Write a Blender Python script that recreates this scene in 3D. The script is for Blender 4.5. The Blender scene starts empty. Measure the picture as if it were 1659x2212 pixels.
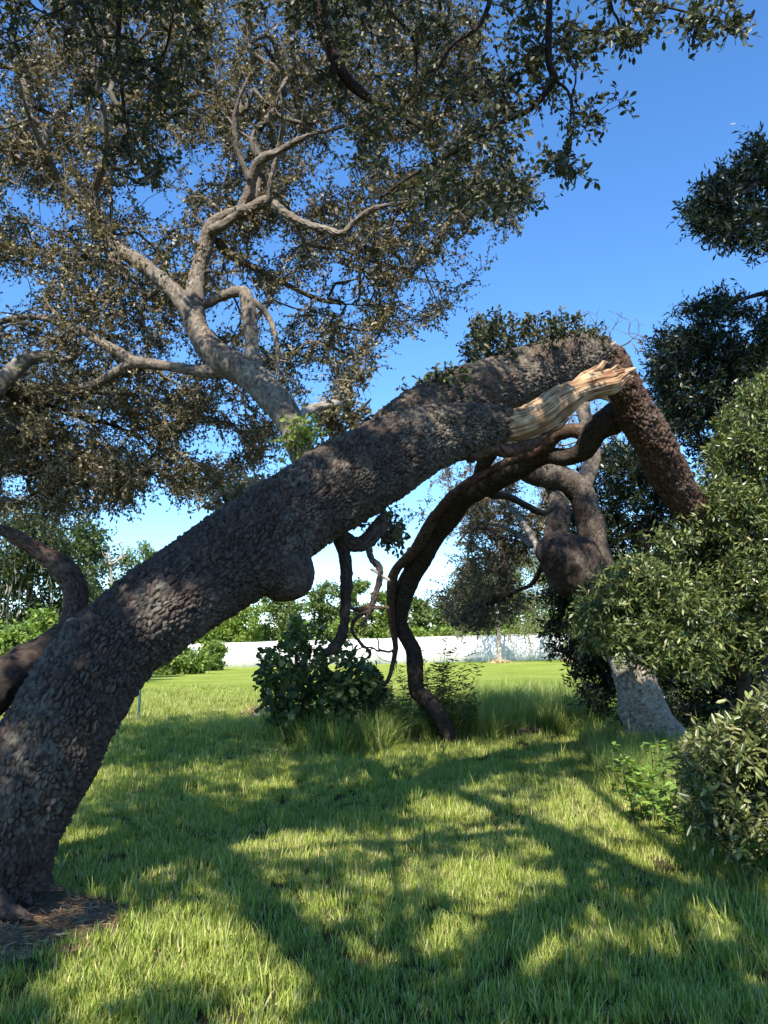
import bpy, math
import numpy as np

rng = np.random.default_rng(11)
PI = math.pi
scene = bpy.context.scene

# ------------------------------------------------------------------ camera
F = 1655.0; CX = 829.5; CY = 1106.0           # focal length and centre, in units of a 1659 x 2212 picture
PITCH = math.radians(9.74); EYE = 1.6
CAM = np.array([0.0, 0.0, EYE])
FWD = np.array([0, math.cos(PITCH), math.sin(PITCH)])
UPV = np.array([0, -math.sin(PITCH), math.cos(PITCH)])
cam = bpy.data.cameras.new('camera'); camo = bpy.data.objects.new('camera', cam)
scene.collection.objects.link(camo); scene.camera = camo
cam.sensor_fit = 'VERTICAL'; cam.angle_y = 2 * math.atan(1106 / F)
cam.clip_start = 0.05; cam.clip_end = 6000
camo.location = CAM; camo.rotation_euler = (PI / 2 + PITCH, 0, 0)

# ------------------------------------------------------------------ sky, sun, exposure
SUN_EL = math.radians(48); SUN_AZ = math.radians(14)   # the light travels forward (+Y) and a little to +X
LIGHT = np.array([math.sin(SUN_AZ) * math.cos(SUN_EL), math.cos(SUN_AZ) * math.cos(SUN_EL), -math.sin(SUN_EL)])
w = bpy.data.worlds.new('World'); scene.world = w; w.use_nodes = True
nt = w.node_tree; nt.nodes.clear()
sky = nt.nodes.new('ShaderNodeTexSky'); sky.sky_type = 'NISHITA'; sky.sun_disc = False
sky.sun_elevation = SUN_EL; sky.sun_rotation = PI + SUN_AZ
sky.air_density = 0.85; sky.dust_density = 0.0; sky.ozone_density = 5.0; sky.altitude = 0
bg = nt.nodes.new('ShaderNodeBackground'); bg.inputs[1].default_value = 0.15
wo = nt.nodes.new('ShaderNodeOutputWorld')
hs = nt.nodes.new('ShaderNodeHueSaturation'); hs.inputs['Saturation'].default_value = 1.15
nt.links.new(sky.outputs[0], hs.inputs['Color']); nt.links.new(hs.outputs[0], bg.inputs[0]); nt.links.new(bg.outputs[0], wo.inputs[0])
sl = bpy.data.lights.new('sun', 'SUN'); sl.energy = 5.0; sl.angle = math.radians(0.53); sl.color = (1.0, 0.93, 0.82)
so = bpy.data.objects.new('sun', sl); scene.collection.objects.link(so)
so.rotation_euler = (PI / 2 - SUN_EL, 0, -SUN_AZ); so.location = (0, -20, 30)
scene.view_settings.view_transform = 'Standard'; scene.view_settings.look = 'None'
scene.view_settings.gamma = 1.0; scene.view_settings.exposure = 1.15
scene.cycles.max_bounces = 5; scene.cycles.diffuse_bounces = 2; scene.cycles.transmission_bounces = 3
scene.cycles.transparent_max_bounces = 4; scene.cycles.glossy_bounces = 2

# ------------------------------------------------------------------ helpers
def ray(px, py):
    return FWD + np.array([1, 0, 0]) * ((px - CX) / F) + UPV * ((CY - py) / F)
def at(px, py, Y):
    d = ray(px, py); return CAM + d * (Y / d[1])
def atv(px, py, Y):
    px, py, Y = [np.asarray(a, float) for a in (px, py, Y)]
    d = FWD[None] + np.array([[1, 0, 0]]) * ((px - CX) / F)[:, None] + UPV[None] * ((CY - py) / F)[:, None]
    return CAM[None] + d * (Y / d[:, 1])[:, None]
def gp(px, py, z=0.0):
    d = ray(px, py); return CAM + d * ((z - EYE) / d[2])
def px_of(P):
    q = np.asarray(P) - CAM; dep = q @ FWD
    return CX + F * q[:, 0] / dep, CY - F * (q @ UPV) / dep
def sst(a, b, x):
    t = np.clip((np.asarray(x, float) - a) / (b - a), 0, 1); return t * t * (3 - 2 * t)
def terrain(x, y):
    x = np.asarray(x, float); y = np.asarray(y, float)
    far = sst(14, 70, y)
    z = far * (-0.33 + 0.027 * np.clip(x, -26, 26))
    z += 0.035 * np.sin(x * 0.9 + 1.3) * np.sin(y * 0.7 + 0.4) * sst(2, 6, y)
    z += 0.02 * np.sin(x * 2.1 + y * 1.7) * np.sin(y * 2.3 - x)
    return z

def tag(o, label=None, cat=None, group=None, kind=None):
    if label: o['label'] = label
    if cat: o['category'] = cat
    if group: o['group'] = group
    if kind: o['kind'] = kind
    return o
def link(o, parent=None):
    scene.collection.objects.link(o)
    if parent is not None: o.parent = parent
    return o
def thing(name, label, cat, loc=(0, 0, 0), group=None):
    o = bpy.data.objects.new(name, None); o.empty_display_size = 0.2
    link(o); o.location = loc; tag(o, label, cat, group); return o
def mesh_np(name, V, Q, mat, smooth=False, attrs=None):
    """V (n,3), Q (m,k) faces of one size or a list of such arrays."""
    V = np.ascontiguousarray(V, np.float32)
    Qs = Q if isinstance(Q, list) else [Q]
    Qs = [np.asarray(q, np.int32) for q in Qs if len(q)]
    me = bpy.data.meshes.new(name)
    me.vertices.add(len(V)); me.vertices.foreach_set('co', V.ravel())
    loops = np.concatenate([q.ravel() for q in Qs])
    sizes = np.concatenate([np.full(len(q), q.shape[1], np.int32) for q in Qs])
    me.loops.add(len(loops)); me.loops.foreach_set('vertex_index', loops)
    me.polygons.add(len(sizes))
    starts = np.concatenate([[0], np.cumsum(sizes)[:-1]]).astype(np.int32)
    me.polygons.foreach_set('loop_start', starts)
    if smooth: me.polygons.foreach_set('use_smooth', np.ones(len(sizes), bool))
    for k, a in (attrs or {}).items():
        c = np.ones((len(V), 4), np.float32); c[:, :3] = a
        at_ = me.attributes.new(k, 'FLOAT_COLOR', 'POINT'); at_.data.foreach_set('color', c.ravel())
    me.update(calc_edges=True); me.validate()
    me.materials.append(mat)
    return me
def obj(name, me, parent=None, kind=None):
    """me is in world space; parents stand unrotated, so shift by the parents' place."""
    o = bpy.data.objects.new(name, me)
    if parent is not None:
        off = np.zeros(3); p = parent
        while p is not None: off += np.array(p.location); p = p.parent
        o.location = -off
    link(o, parent)
    if kind: o['kind'] = kind
    return o
def unit(a):
    return a / np.maximum(np.linalg.norm(a, axis=-1, keepdims=True), 1e-9)

# ------------------------------------------------------------------ materials
def newmat(name):
    m = bpy.data.materials.new(name); m.use_nodes = True
    n = m.node_tree.nodes; n.clear(); return m, n, m.node_tree.links
def nz(n, l, coord, scale, detail=4, rough=0.55):
    t = n.new('ShaderNodeTexNoise'); t.inputs['Scale'].default_value = scale
    t.inputs['Detail'].default_value = detail; t.inputs['Roughness'].default_value = rough
    if coord is not None: l.new(coord, t.inputs['Vector'])
    return t.outputs['Fac']
def ramp(n, l, fac, stops):
    r = n.new('ShaderNodeValToRGB'); e = r.color_ramp.elements
    while len(e) < len(stops): e.new(0.5)
    for i, (p, c) in enumerate(stops): e[i].position = p; e[i].color = (*c, 1)
    l.new(fac, r.inputs[0]); return r.outputs[0]
def mix(n, l, fac, a, b, mode='MIX'):
    x = n.new('ShaderNodeMix'); x.data_type = 'RGBA'; x.blend_type = mode
    for i, s in ((0, fac), (6, a), (7, b)):
        if isinstance(s, (int, float)): x.inputs[i].default_value = s
        elif isinstance(s, tuple): x.inputs[i].default_value = (*s, 1)
        else: l.new(s, x.inputs[i])
    return x.outputs[2]
def princ(n, l, col, rough=0.7, spec=0.3, normal=None):
    b = n.new('ShaderNodeBsdfPrincipled'); o = n.new('ShaderNodeOutputMaterial')
    if isinstance(col, tuple): b.inputs['Base Color'].default_value = (*col, 1)
    else: l.new(col, b.inputs['Base Color'])
    if isinstance(rough, (int, float)): b.inputs['Roughness'].default_value = rough
    else: l.new(rough, b.inputs['Roughness'])
    b.inputs['Specular IOR Level'].default_value = spec
    if normal is not None: l.new(normal, b.inputs['Normal'])
    l.new(b.outputs[0], o.inputs[0]); return b, o
def bump(n, l, h, strength, dist):
    b = n.new('ShaderNodeBump'); b.inputs['Strength'].default_value = strength; b.inputs['Distance'].default_value = dist
    l.new(h, b.inputs['Height']); return b.outputs[0]
def pos(n): return n.new('ShaderNodeNewGeometry').outputs['Position']
def attr(n, name):
    a = n.new('ShaderNodeAttribute'); a.attribute_name = name; return a

def leaf_mat(name, rough=0.42, trans=0.28, spec=0.45, tcol=(1.25, 1.35, 0.6)):
    m, n, l = newmat(name)
    a = attr(n, 'col').outputs['Color']
    b, o = princ(n, l, a, rough, spec)
    t = n.new('ShaderNodeBsdfTranslucent'); l.new(mix(n, l, 1.0, a, tcol, 'MULTIPLY'), t.inputs[0])
    ms = n.new('ShaderNodeMixShader'); ms.inputs[0].default_value = trans
    l.new(b.outputs[0], ms.inputs[1]); l.new(t.outputs[0], ms.inputs[2]); l.new(ms.outputs[0], o.inputs[0])
    return m
M = {}
M['leaf'] = leaf_mat('oak_leaf', 0.48, 0.26, 0.4, (1.2, 1.15, 0.7))
M['leaf_soft'] = leaf_mat('soft_leaf', 0.55, 0.38)
M['leaf_gloss'] = leaf_mat('glossy_leaf', 0.36, 0.20, 0.45)
M['blade'] = leaf_mat('grass_blade', 0.5, 0.36, 0.3, (1.2, 1.25, 0.6))

def bark_mat(name, plate_a, plate_b, inner, lichen, lichen_amt=0.35, fine=70):
    """plates: attribute bk = (plate random, plate/crack, lichen)"""
    m, n, l = newmat(name); p = pos(n); a = attr(n, 'bk')
    s = n.new('ShaderNodeSeparateColor'); l.new(a.outputs['Color'], s.inputs[0])
    base = mix(n, l, s.outputs[0], plate_a, plate_b)
    f = nz(n, l, p, 26, 5, 0.65)
    base = mix(n, l, 0.75, base, ramp(n, l, f, [(0.25, (0.45, 0.42, 0.40)), (0.75, (1.45, 1.40, 1.35))]), 'MULTIPLY')
    lf = n.new('ShaderNodeMath'); lf.operation = 'MULTIPLY'; l.new(s.outputs[2], lf.inputs[0]); lf.inputs[1].default_value = lichen_amt
    base = mix(n, l, lf.outputs[0], base, lichen)
    base = mix(n, l, s.outputs[1], inner, base)
    h = nz(n, l, p, fine, 5, 0.7)
    b, _ = princ(n, l, base, 0.88, 0.15, bump(n, l, h, 0.55, 0.012)); return m
M['bark'] = bark_mat('oak_bark', (0.044, 0.033, 0.028), (0.105, 0.084, 0.071), (0.018, 0.010, 0.008), (0.19, 0.18, 0.145), 0.45)
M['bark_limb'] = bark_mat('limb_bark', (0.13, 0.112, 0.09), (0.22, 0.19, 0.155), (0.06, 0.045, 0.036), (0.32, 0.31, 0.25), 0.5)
M['bark_red'] = bark_mat('stripped_bark', (0.060, 0.036, 0.027), (0.125, 0.078, 0.056), (0.024, 0.014, 0.010), (0.19, 0.15, 0.11), 0.4)
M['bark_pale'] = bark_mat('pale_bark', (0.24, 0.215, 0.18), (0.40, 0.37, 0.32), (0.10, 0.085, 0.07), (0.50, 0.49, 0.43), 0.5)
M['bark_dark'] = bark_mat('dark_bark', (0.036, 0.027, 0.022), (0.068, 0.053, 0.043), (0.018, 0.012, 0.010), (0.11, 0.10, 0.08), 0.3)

M['bark_baked_light'] = bark_mat('baked_light_bark', (0.066, 0.052, 0.042), (0.145, 0.117, 0.094), (0.022, 0.014, 0.011), (0.23, 0.22, 0.17), 0.45)  # light in the colour: sunlit copy for rear fork, shaded copy for pale oak
def twig_mat(name, ca, cb):
    m, n, l = newmat(name); p = pos(n)
    c = mix(n, l, nz(n, l, p, 9, 3), ca, cb)
    princ(n, l, c, 0.9, 0.15, bump(n, l, nz(n, l, p, 60, 3), 0.5, 0.006)); return m
M['twig'] = twig_mat('oak_twig', (0.08, 0.065, 0.052), (0.20, 0.18, 0.15))
M['twig_dark'] = twig_mat('dark_twig', (0.035, 0.028, 0.024), (0.075, 0.062, 0.052))
M['twig_pale'] = twig_mat('dead_twig', (0.26, 0.23, 0.19), (0.45, 0.41, 0.35))
M['stem_green'] = twig_mat('green_stem', (0.07, 0.10, 0.03), (0.14, 0.13, 0.05))

m, n, l = newmat('torn_wood'); p = pos(n); M['wood'] = m
a = attr(n, 'bk'); s = n.new('ShaderNodeSeparateColor'); l.new(a.outputs['Color'], s.inputs[0])
c = ramp(n, l, s.outputs[0], [(0.0, (0.07, 0.035, 0.018)), (0.35, (0.24, 0.14, 0.075)), (0.7, (0.38, 0.255, 0.145)), (1, (0.50, 0.37, 0.24))])
c = mix(n, l, ramp(n, l, nz(n, l, p, 5, 4), [(0.48, (0, 0, 0)), (0.75, (1, 1, 1))]), c, (0.22, 0.10, 0.045))
princ(n, l, c, 0.85, 0.15, bump(n, l, nz(n, l, p, 90, 4, 0.7), 0.5, 0.008))

m, n, l = newmat('lawn_ground'); p = pos(n); M['ground'] = m
g = ramp(n, l, nz(n, l, p, 0.22, 5, 0.6), [(0.3, (0.18, 0.245, 0.038)), (0.5, (0.25, 0.315, 0.055)), (0.72, (0.33, 0.36, 0.095))])
g2 = ramp(n, l, nz(n, l, p, 5.0, 6, 0.75), [(0.25, (0.55, 0.58, 0.5)), (0.75, (1.35, 1.32, 1.3))])
g = mix(n, l, 0.85, g, g2, 'MULTIPLY')
sp = n.new('ShaderNodeSeparateXYZ'); l.new(p, sp.inputs[0])
mr = n.new('ShaderNodeMapRange'); l.new(sp.outputs[1], mr.inputs[0]); mr.inputs[1].default_value = 16; mr.inputs[2].default_value = 30
soil = ramp(n, l, nz(n, l, p, 7, 5, 0.7), [(0.3, (0.045, 0.042, 0.018)), (0.7, (0.11, 0.10, 0.04))])
g = mix(n, l, mr.outputs[0], soil, g)
princ(n, l, g, 0.95, 0.05, bump(n, l, nz(n, l, p, 9, 6, 0.8), 0.9, 0.12))

m, n, l = newmat('bare_soil'); p = pos(n); M['soil'] = m
c = ramp(n, l, nz(n, l, p, 6, 6, 0.7), [(0.3, (0.11, 0.07, 0.045)), (0.55, (0.20, 0.135, 0.085)), (0.75, (0.32, 0.24, 0.16))])
princ(n, l, c, 0.95, 0.05, bump(n, l, nz(n, l, p, 40, 5, 0.75), 0.8, 0.02))

m, n, l = newmat('wall_concrete'); p = pos(n); M['wall'] = m
mp = n.new('ShaderNodeMapping'); l.new(p, mp.inputs[0]); mp.inputs['Scale'].default_value = (1.6, 1.6, 0.12)
st = nz(n, l, mp.outputs[0], 1.5, 5, 0.65)
c = ramp(n, l, st, [(0.3, (0.47, 0.45, 0.40)), (0.5, (0.70, 0.69, 0.66)), (0.7, (0.78, 0.775, 0.75))])
princ(n, l, c, 0.9, 0.1)

m, n, l = newmat('straw'); M['straw'] = m
princ(n, l, mix(n, l, nz(n, l, pos(n), 6, 3), (0.30, 0.20, 0.09), (0.55, 0.43, 0.24)), 0.9, 0.1)
m, n, l = newmat('post_metal'); M['post'] = m
princ(n, l, mix(n, l, nz(n, l, pos(n), 8, 3), (0.018, 0.045, 0.045), (0.04, 0.08, 0.08)), 0.45, 0.5)
m, n, l = newmat('white_shell'); M['white'] = m; princ(n, l, (0.8, 0.8, 0.8), 0.5, 0.3)
m, n, l = newmat('concrete_lid'); M['lid'] = m; princ(n, l, mix(n, l, nz(n, l, pos(n), 5, 3), (0.33, 0.32, 0.3), (0.5, 0.49, 0.46)), 0.9, 0.1)

# ------------------------------------------------------------------ bark geometry
def hash3(c):
    h = np.sin(c @ np.array([[127.1, 269.5, 419.2], [311.7, 183.3, 371.9], [74.7, 246.1, 168.2]])) * 43758.5453
    return h - np.floor(h)
def voronoi3(q):
    base = np.floor(q); N = len(q)
    F1 = np.full(N, 9.0); F2 = np.full(N, 9.0); cid = np.zeros(N); tl = np.zeros(N)
    for i in (-1, 0, 1):
        for j in (-1, 0, 1):
            for k in (-1, 0, 1):
                c = base + np.array([i, j, k]); h = hash3(c)
                df = q - (c + h * 0.9); d = np.sqrt((df ** 2).sum(1))
                near = d < F1
                F2 = np.where(near, F1, np.minimum(F2, d)); cid = np.where(near, h[:, 0] * 0.6 + h[:, 1] * 0.4, cid)
                tl = np.where(near, (df * (h[:, ::-1] - 0.5)).sum(1), tl)
                F1 = np.where(near, d, F1)
    return F1, F2, cid, tl
def vnoise(q):
    """smooth value noise in 3D, 0..1"""
    b = np.floor(q); f = q - b; f = f * f * (3 - 2 * f); r = 0
    for i in (0, 1):
        for j in (0, 1):
            for k in (0, 1):
                wgt = (f[:, 0] if i else 1 - f[:, 0]) * (f[:, 1] if j else 1 - f[:, 1]) * (f[:, 2] if k else 1 - f[:, 2])
                r = r + wgt * hash3(b + np.array([i, j, k]))[:, 0]
    return r
def catmull(P, n_each=12):
    P = np.asarray(P, float); A = np.vstack([2 * P[0] - P[1], P, 2 * P[-1] - P[-2]]); out = []
    for i in range(1, len(A) - 2):
        p0, p1, p2, p3 = A[i - 1:i + 3]; t = np.linspace(0, 1, n_each, endpoint=False)[:, None]
        out.append(0.5 * (2 * p1 + (p2 - p0) * t + (2 * p0 - 5 * p1 + 4 * p2 - p3) * t ** 2 + (3 * p1 - p0 - 3 * p2 + p3) * t ** 3))
    out.append(A[-2][None]); return np.vstack(out)
def pxpath(pts):
    """[(px, py, depth, width_px)] -> (n,4) world points with radius in metres"""
    out = []
    for (x, y, d, wd) in pts:
        p = at(x, y, d); out.append([*p, 0.5 * wd * ((p - CAM) @ FWD) / F])
    return np.array(out)
def resample(C, step):
    seg = np.linalg.norm(np.diff(C[:, :3], axis=0), axis=1); s = np.concatenate([[0], np.cumsum(seg)])
    n = max(4, int(s[-1] / step)); t = np.linspace(0, s[-1], n)
    return np.stack([np.interp(t, s, C[:, k]) for k in range(C.shape[1])], 1), t
def bark_tube(path, step, nring, plate=(0.05, 0.028), amp=0.011, lump=0.06, seed=0.0, front=0.0, taper_end=False, extra=None, splinter=0, twist=0.0, moss_up=False):
    """path (n,4) -> verts, quads, attr. Ring starts at the camera side."""
    C = catmull(path); R, s = resample(C, step); Pc, rad = R[:, :3], np.maximum(R[:, 3], 0.002)
    T = unit(np.gradient(Pc, axis=0)); V0 = CAM - Pc; N0 = unit(V0 - (V0 * T).sum(1, keepdims=True) * T); B0 = np.cross(T, N0)
    u = np.linspace(-1, 1, nring, endpoint=False)
    th = PI * (u * (1 - front) + front * u ** 3) if front > 0 else PI * u
    n = len(Pc); S, TH = np.meshgrid(s, th, indexing='ij'); RD = np.repeat(rad[:, None], nring, 1)
    nrm = N0[:, None] * np.cos(TH)[..., None] + B0[:, None] * np.sin(TH)[..., None]
    base = Pc[:, None] + nrm * RD[..., None]
    W = base.reshape(-1, 3) + seed * 7.3
    lum = (vnoise(W * 2.2) - 0.5) * 2 + (vnoise(W * 5.1 + 3) - 0.5)
    rm = RD.reshape(-1)
    q = np.stack([S.ravel() / plate[0], RD.ravel() * np.cos(TH.ravel() + twist * S.ravel()) / plate[1], RD.ravel() * np.sin(TH.ravel() + twist * S.ravel()) / plate[1]], 1) + seed * 13.7
    q += (np.stack([vnoise(W * 17), vnoise(W * 17 + 9), vnoise(W * 17 + 21)], 1) - 0.5) * 0.75
    F1, F2, cid, tl = voronoi3(q)
    crack = sst(0.015, 0.17, F2 - F1)
    heal = sst(0.50, 0.68, vnoise(W * 11 + 40)) * 0.4; crack = crack + (1 - crack) * heal
    disp = lum * rm * lump + amp * (crack - 1) + amp * (cid - 0.5) * 0.7 * crack + amp * 1.7 * tl * crack + amp * 0.8 * (vnoise(W * 60) - 0.5) + amp * 1.2 * (vnoise(W * 14 + 7) - 0.5)
    if extra is not None: disp = disp + extra(base.reshape(-1, 3), nrm.reshape(-1, 3))
    V = base.reshape(-1, 3) + nrm.reshape(-1, 3) * disp[:, None]
    if splinter:                                                  # ragged torn end
        e = sst(s[-1] - splinter, s[-1], S.ravel()); k = vnoise(np.stack([TH.ravel() * 2.4 + 20, np.zeros(len(V)), np.full(len(V), seed)], 1)) + 0.5 * vnoise(np.stack([TH.ravel() * 7 + 40, np.zeros(len(V)), np.full(len(V), seed + 3)], 1))
        V = V + np.repeat(T[:, None], nring, 1).reshape(-1, 3) * (e * (k - 0.75) * splinter * 1.2)[:, None]
    lich = sst(0.5, 0.72, vnoise(W * 3.3 + 5)) * sst(0.3, 0.7, vnoise(W * 31))
    if moss_up: lich = np.clip(lich + 0.4 * sst(0.55, 0.85, S.ravel() / s[-1]) * sst(0.25, 0.65, vnoise(W * 23 + 2)), 0, 1)  # more lichen tone up the trunk, which also paints its sunlit part
    A = np.stack([cid, 0.12 + 0.88 * crack, lich], 1)
    i = np.arange(n - 1)[:, None] * nring; j = np.arange(nring)[None]; jn = (j + 1) % nring
    Q = np.stack([(i + j).ravel(), (i + jn).ravel(), (i + nring + jn).ravel(), (i + nring + j).ravel()], 1)
    c0, c1 = len(V), len(V) + 1
    V = np.vstack([V, Pc[0] - T[0] * rad[0] * 0.3, Pc[-1] + T[-1] * rad[-1] * 0.35]); A = np.vstack([A, A[0], A[-1]])
    jj = np.arange(nring); jn = (jj + 1) % nring; b = (n - 1) * nring
    Tr = np.vstack([np.stack([np.full(nring, c0), jn, jj], 1), np.stack([np.full(nring, c1), b + jj, b + jn], 1)])
    return V, [Q, Tr], A
def bark_obj(name, path, mat, parent, step=0.014, nring=40, **k):
    V, Q, A = bark_tube(path, step, nring, **k)
    return obj(name, mesh_np(name, V, Q, mat, True, {'bk': A}), parent)

# ------------------------------------------------------------------ branch growing
def grow(skel, tips, step=0.16, r_tip=0.004, expo=0.42, wig=0.05, lift=0.12, rmax=0.06):
    """skel: list of (n,4) resampled polylines that exist already; tips (m,3).
    Every tip is joined to the nearest wood. Returns edges (A,B,ra,rb) and the twig direction at each tip."""
    P0 = np.vstack([s_[:, :3] for s_ in skel]); R0 = np.concatenate([s_[:, 3] for s_ in skel])
    D0 = np.vstack([unit(np.gradient(s_[:, :3], axis=0)) for s_ in skel])
    cap = len(P0) + len(tips) * 30
    P = np.zeros((cap, 3)); D = np.zeros((cap, 3)); par = np.full(cap, -1); cnt = np.zeros(cap)
    k = len(P0); P[:k] = P0; D[:k] = D0; n0 = k
    d0 = np.array([np.min(((P0 - t) ** 2).sum(1)) for t in tips]); order = np.argsort(d0)
    tipnode = np.zeros(len(tips), int)
    for t in order:
        tp = tips[t]; df = tp - P[:k]; dist = np.sqrt((df ** 2).sum(1))
        fw = (df * D[:k]).sum(1) / np.maximum(dist, 1e-6)
        a = int(np.argmin(dist * (1.35 - 0.35 * fw) + (np.arange(k) < n0) * 0.05)); d = dist[a]
        ns = max(1, int(math.ceil(d / step)))
        ns = min(ns, 28); ctrl = P[a] + D[a] * d * 0.35 + np.array([0, 0, lift * d])
        last = a
        for i in range(1, ns + 1):
            u = i / ns; p = (1 - u) ** 2 * P[a] + 2 * u * (1 - u) * ctrl + u * u * tp
            if i < ns: p = p + rng.normal(0, wig * min(d, 0.8) * 0.5, 3)
            if k >= cap: break
            P[k] = p; D[k] = p - P[last]; D[k] /= np.linalg.norm(D[k]) + 1e-9; par[k] = last; last = k; k += 1
        tipnode[t] = last
    for i in range(n0, k): pass
    leafc = np.zeros(k); leafc[tipnode] += 1
    for i in range(k - 1, n0 - 1, -1):
        if leafc[i] == 0: leafc[i] = 1
        if par[i] >= n0: leafc[par[i]] += leafc[i]
    r = np.minimum(r_tip * np.maximum(leafc, 1) ** expo, rmax); r[:n0] = R0
    e = np.arange(n0, k); pa = par[e]
    ra = np.minimum(r[pa], r[e] * 1.3)
    return (P[pa], P[e], ra, r[e], D[pa], D[e]), D[tipnode]
def tubes(A, B, ra, rb, Da=None, Db=None, sides=5):
    if Da is None: Da = unit(B - A); Db = Da
    def ring(C, D, r):
        ref = np.where(np.abs(D[:, 2:3]) > 0.9, np.array([[1.0, 0, 0]]), np.array([[0, 0, 1.0]]))
        x = unit(np.cross(D, ref)); y = np.cross(D, x); a = np.arange(sides) * 2 * PI / sides
        return C[:, None] + (x[:, None] * np.cos(a)[None, :, None] + y[:, None] * np.sin(a)[None, :, None]) * r[:, None, None]
    fwd_ok = (Da * (B - A)).sum(1) > 0.3 * np.linalg.norm(B - A, axis=1)
    Da = np.where(fwd_ok[:, None], Da, unit(B - A))
    V = np.concatenate([ring(A, Da, ra), ring(B, Db, rb)], 1).reshape(-1, 3)
    i = np.arange(len(A))[:, None] * 2 * sides; j = np.arange(sides)[None]; jn = (j + 1) % sides
    Q = np.stack([(i + j).ravel(), (i + jn).ravel(), (i + sides + jn).ravel(), (i + sides + j).ravel()], 1)
    return V, Q
def merge(parts):
    V = []; Q = []; o = 0
    for v, q in parts:
        V.append(v); Q.append(q + o); o += len(v)
    return np.vstack(V), np.vstack(Q)
def rand_unit(n):
    return unit(rng.normal(size=(n, 3)))
def sprays(tips, dirs, nsub=5, sublen=(0.14, 0.3), nleaf=8, droop=0.1, spread=0.9):
    """sub-twigs at every tip and leaves set along them"""
    m = len(tips); T = np.repeat(tips, nsub, 0); D = np.repeat(dirs, nsub, 0)
    u = rng.random((m * nsub, 1)); L = rng.uniform(*sublen, (m * nsub, 1))
    A = T - D * u * np.mean(sublen) * 0.8
    sd = unit(D * 0.7 + rand_unit(m * nsub) * spread + np.array([0, 0, -droop])); Bp = A + sd * L
    Pl = np.repeat(A, nleaf, 0) + np.repeat(sd * L, nleaf, 0) * (np.tile((np.arange(nleaf) + 1) / nleaf, m * nsub)[:, None] * 0.95 + rng.normal(0, 0.03, (m * nsub * nleaf, 1)))
    Dl = unit(np.repeat(sd, nleaf, 0) * 0.55 + rand_unit(len(Pl)) * 0.9)
    return (A, Bp), Pl, Dl
def leaf_mesh(name, P, D, size, width, col, mat, fold=0.25, flat=0.35, nrm=None, quad=False):
    """P base points, D directions, each leaf a folded blade of its own"""
    n = len(P); size = np.asarray(size)[:, None] if np.ndim(size) else np.full((n, 1), size)
    if nrm is None: nrm = unit(rand_unit(n) + np.array([0, 0, flat * 2]))
    side = unit(np.cross(D, nrm)); nn = np.cross(side, D)
    w_ = size * width * 0.5; dr = nn * size * -0.10
    if quad:
        vs = [P, P + D * size * 0.55 + side * w_ + nn * w_ * fold, P + D * size + dr, P + D * size * 0.5 - side * w_ + nn * w_ * fold]
        V = np.stack(vs, 1).reshape(-1, 3); i = np.arange(n)[:, None] * 4; Q = i + np.array([[0, 1, 2, 3]]); k = 4
    else:
        l1 = P + D * size * 0.3 + side * w_ * 0.85 + nn * w_ * fold; l2 = P + D * size * 0.72 + side * w_ + nn * w_ * fold + dr * 0.4
        r1 = P + D * size * 0.3 - side * w_ * 0.85 + nn * w_ * fold; r2 = P + D * size * 0.72 - side * w_ + nn * w_ * fold + dr * 0.4
        V = np.stack([P, l1, l2, P + D * size + dr, r2, r1], 1).reshape(-1, 3); i = np.arange(n)[:, None] * 6
        Q = np.vstack([i + np.array([[0, 1, 2, 3]]), i + np.array([[0, 3, 4, 5]])]); k = 6
    return mesh_np(name, V, Q, mat, False, {'col': np.repeat(col, k, 0)})
def pal(n, cols, wts, jit=0.25):
    c = np.array(cols)[rng.choice(len(cols), n, p=np.array(wts) / sum(wts))]
    return np.clip(c * rng.uniform(1 - jit, 1 + jit, (n, 1)) * rng.uniform(0.93, 1.07, (n, 3)), 0.004, 0.9)
def inpoly(x, y, poly):
    x = np.asarray(x); y = np.asarray(y); ins = np.zeros(len(x), bool); n = len(poly)
    for i in range(n):
        x1, y1 = poly[i]; x2, y2 = poly[(i + 1) % n]
        if y1 == y2: continue
        ins ^= ((y1 > y) != (y2 > y)) & (x < (x2 - x1) * (y - y1) / (y2 - y1) + x1)
    return ins
def sample_poly(poly, n, holes=(), clump=0.0, cs=1 / 90.0, seed=0.0):
    poly = np.array(poly, float); lo, hi = poly.min(0), poly.max(0); X = []; Y = []; c = 0
    while c < n:
        x = rng.uniform(lo[0], hi[0], 4000); y = rng.uniform(lo[1], hi[1], 4000)
        k = inpoly(x, y, poly)
        for (hx, hy, rx, ry) in holes: k &= ((x - hx) / rx) ** 2 + ((y - hy) / ry) ** 2 > 1
        if clump > 0:
            v = vnoise(np.stack([x * cs, y * cs, np.full(len(x), seed)], 1)); k &= rng.random(len(x)) < sst(clump, clump + 0.25, v) + 0.04
        X.append(x[k]); Y.append(y[k]); c += k.sum()
    return np.concatenate(X)[:n], np.concatenate(Y)[:n]
def skel_of(path, step=0.12):
    return resample(catmull(path), step)[0]

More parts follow.
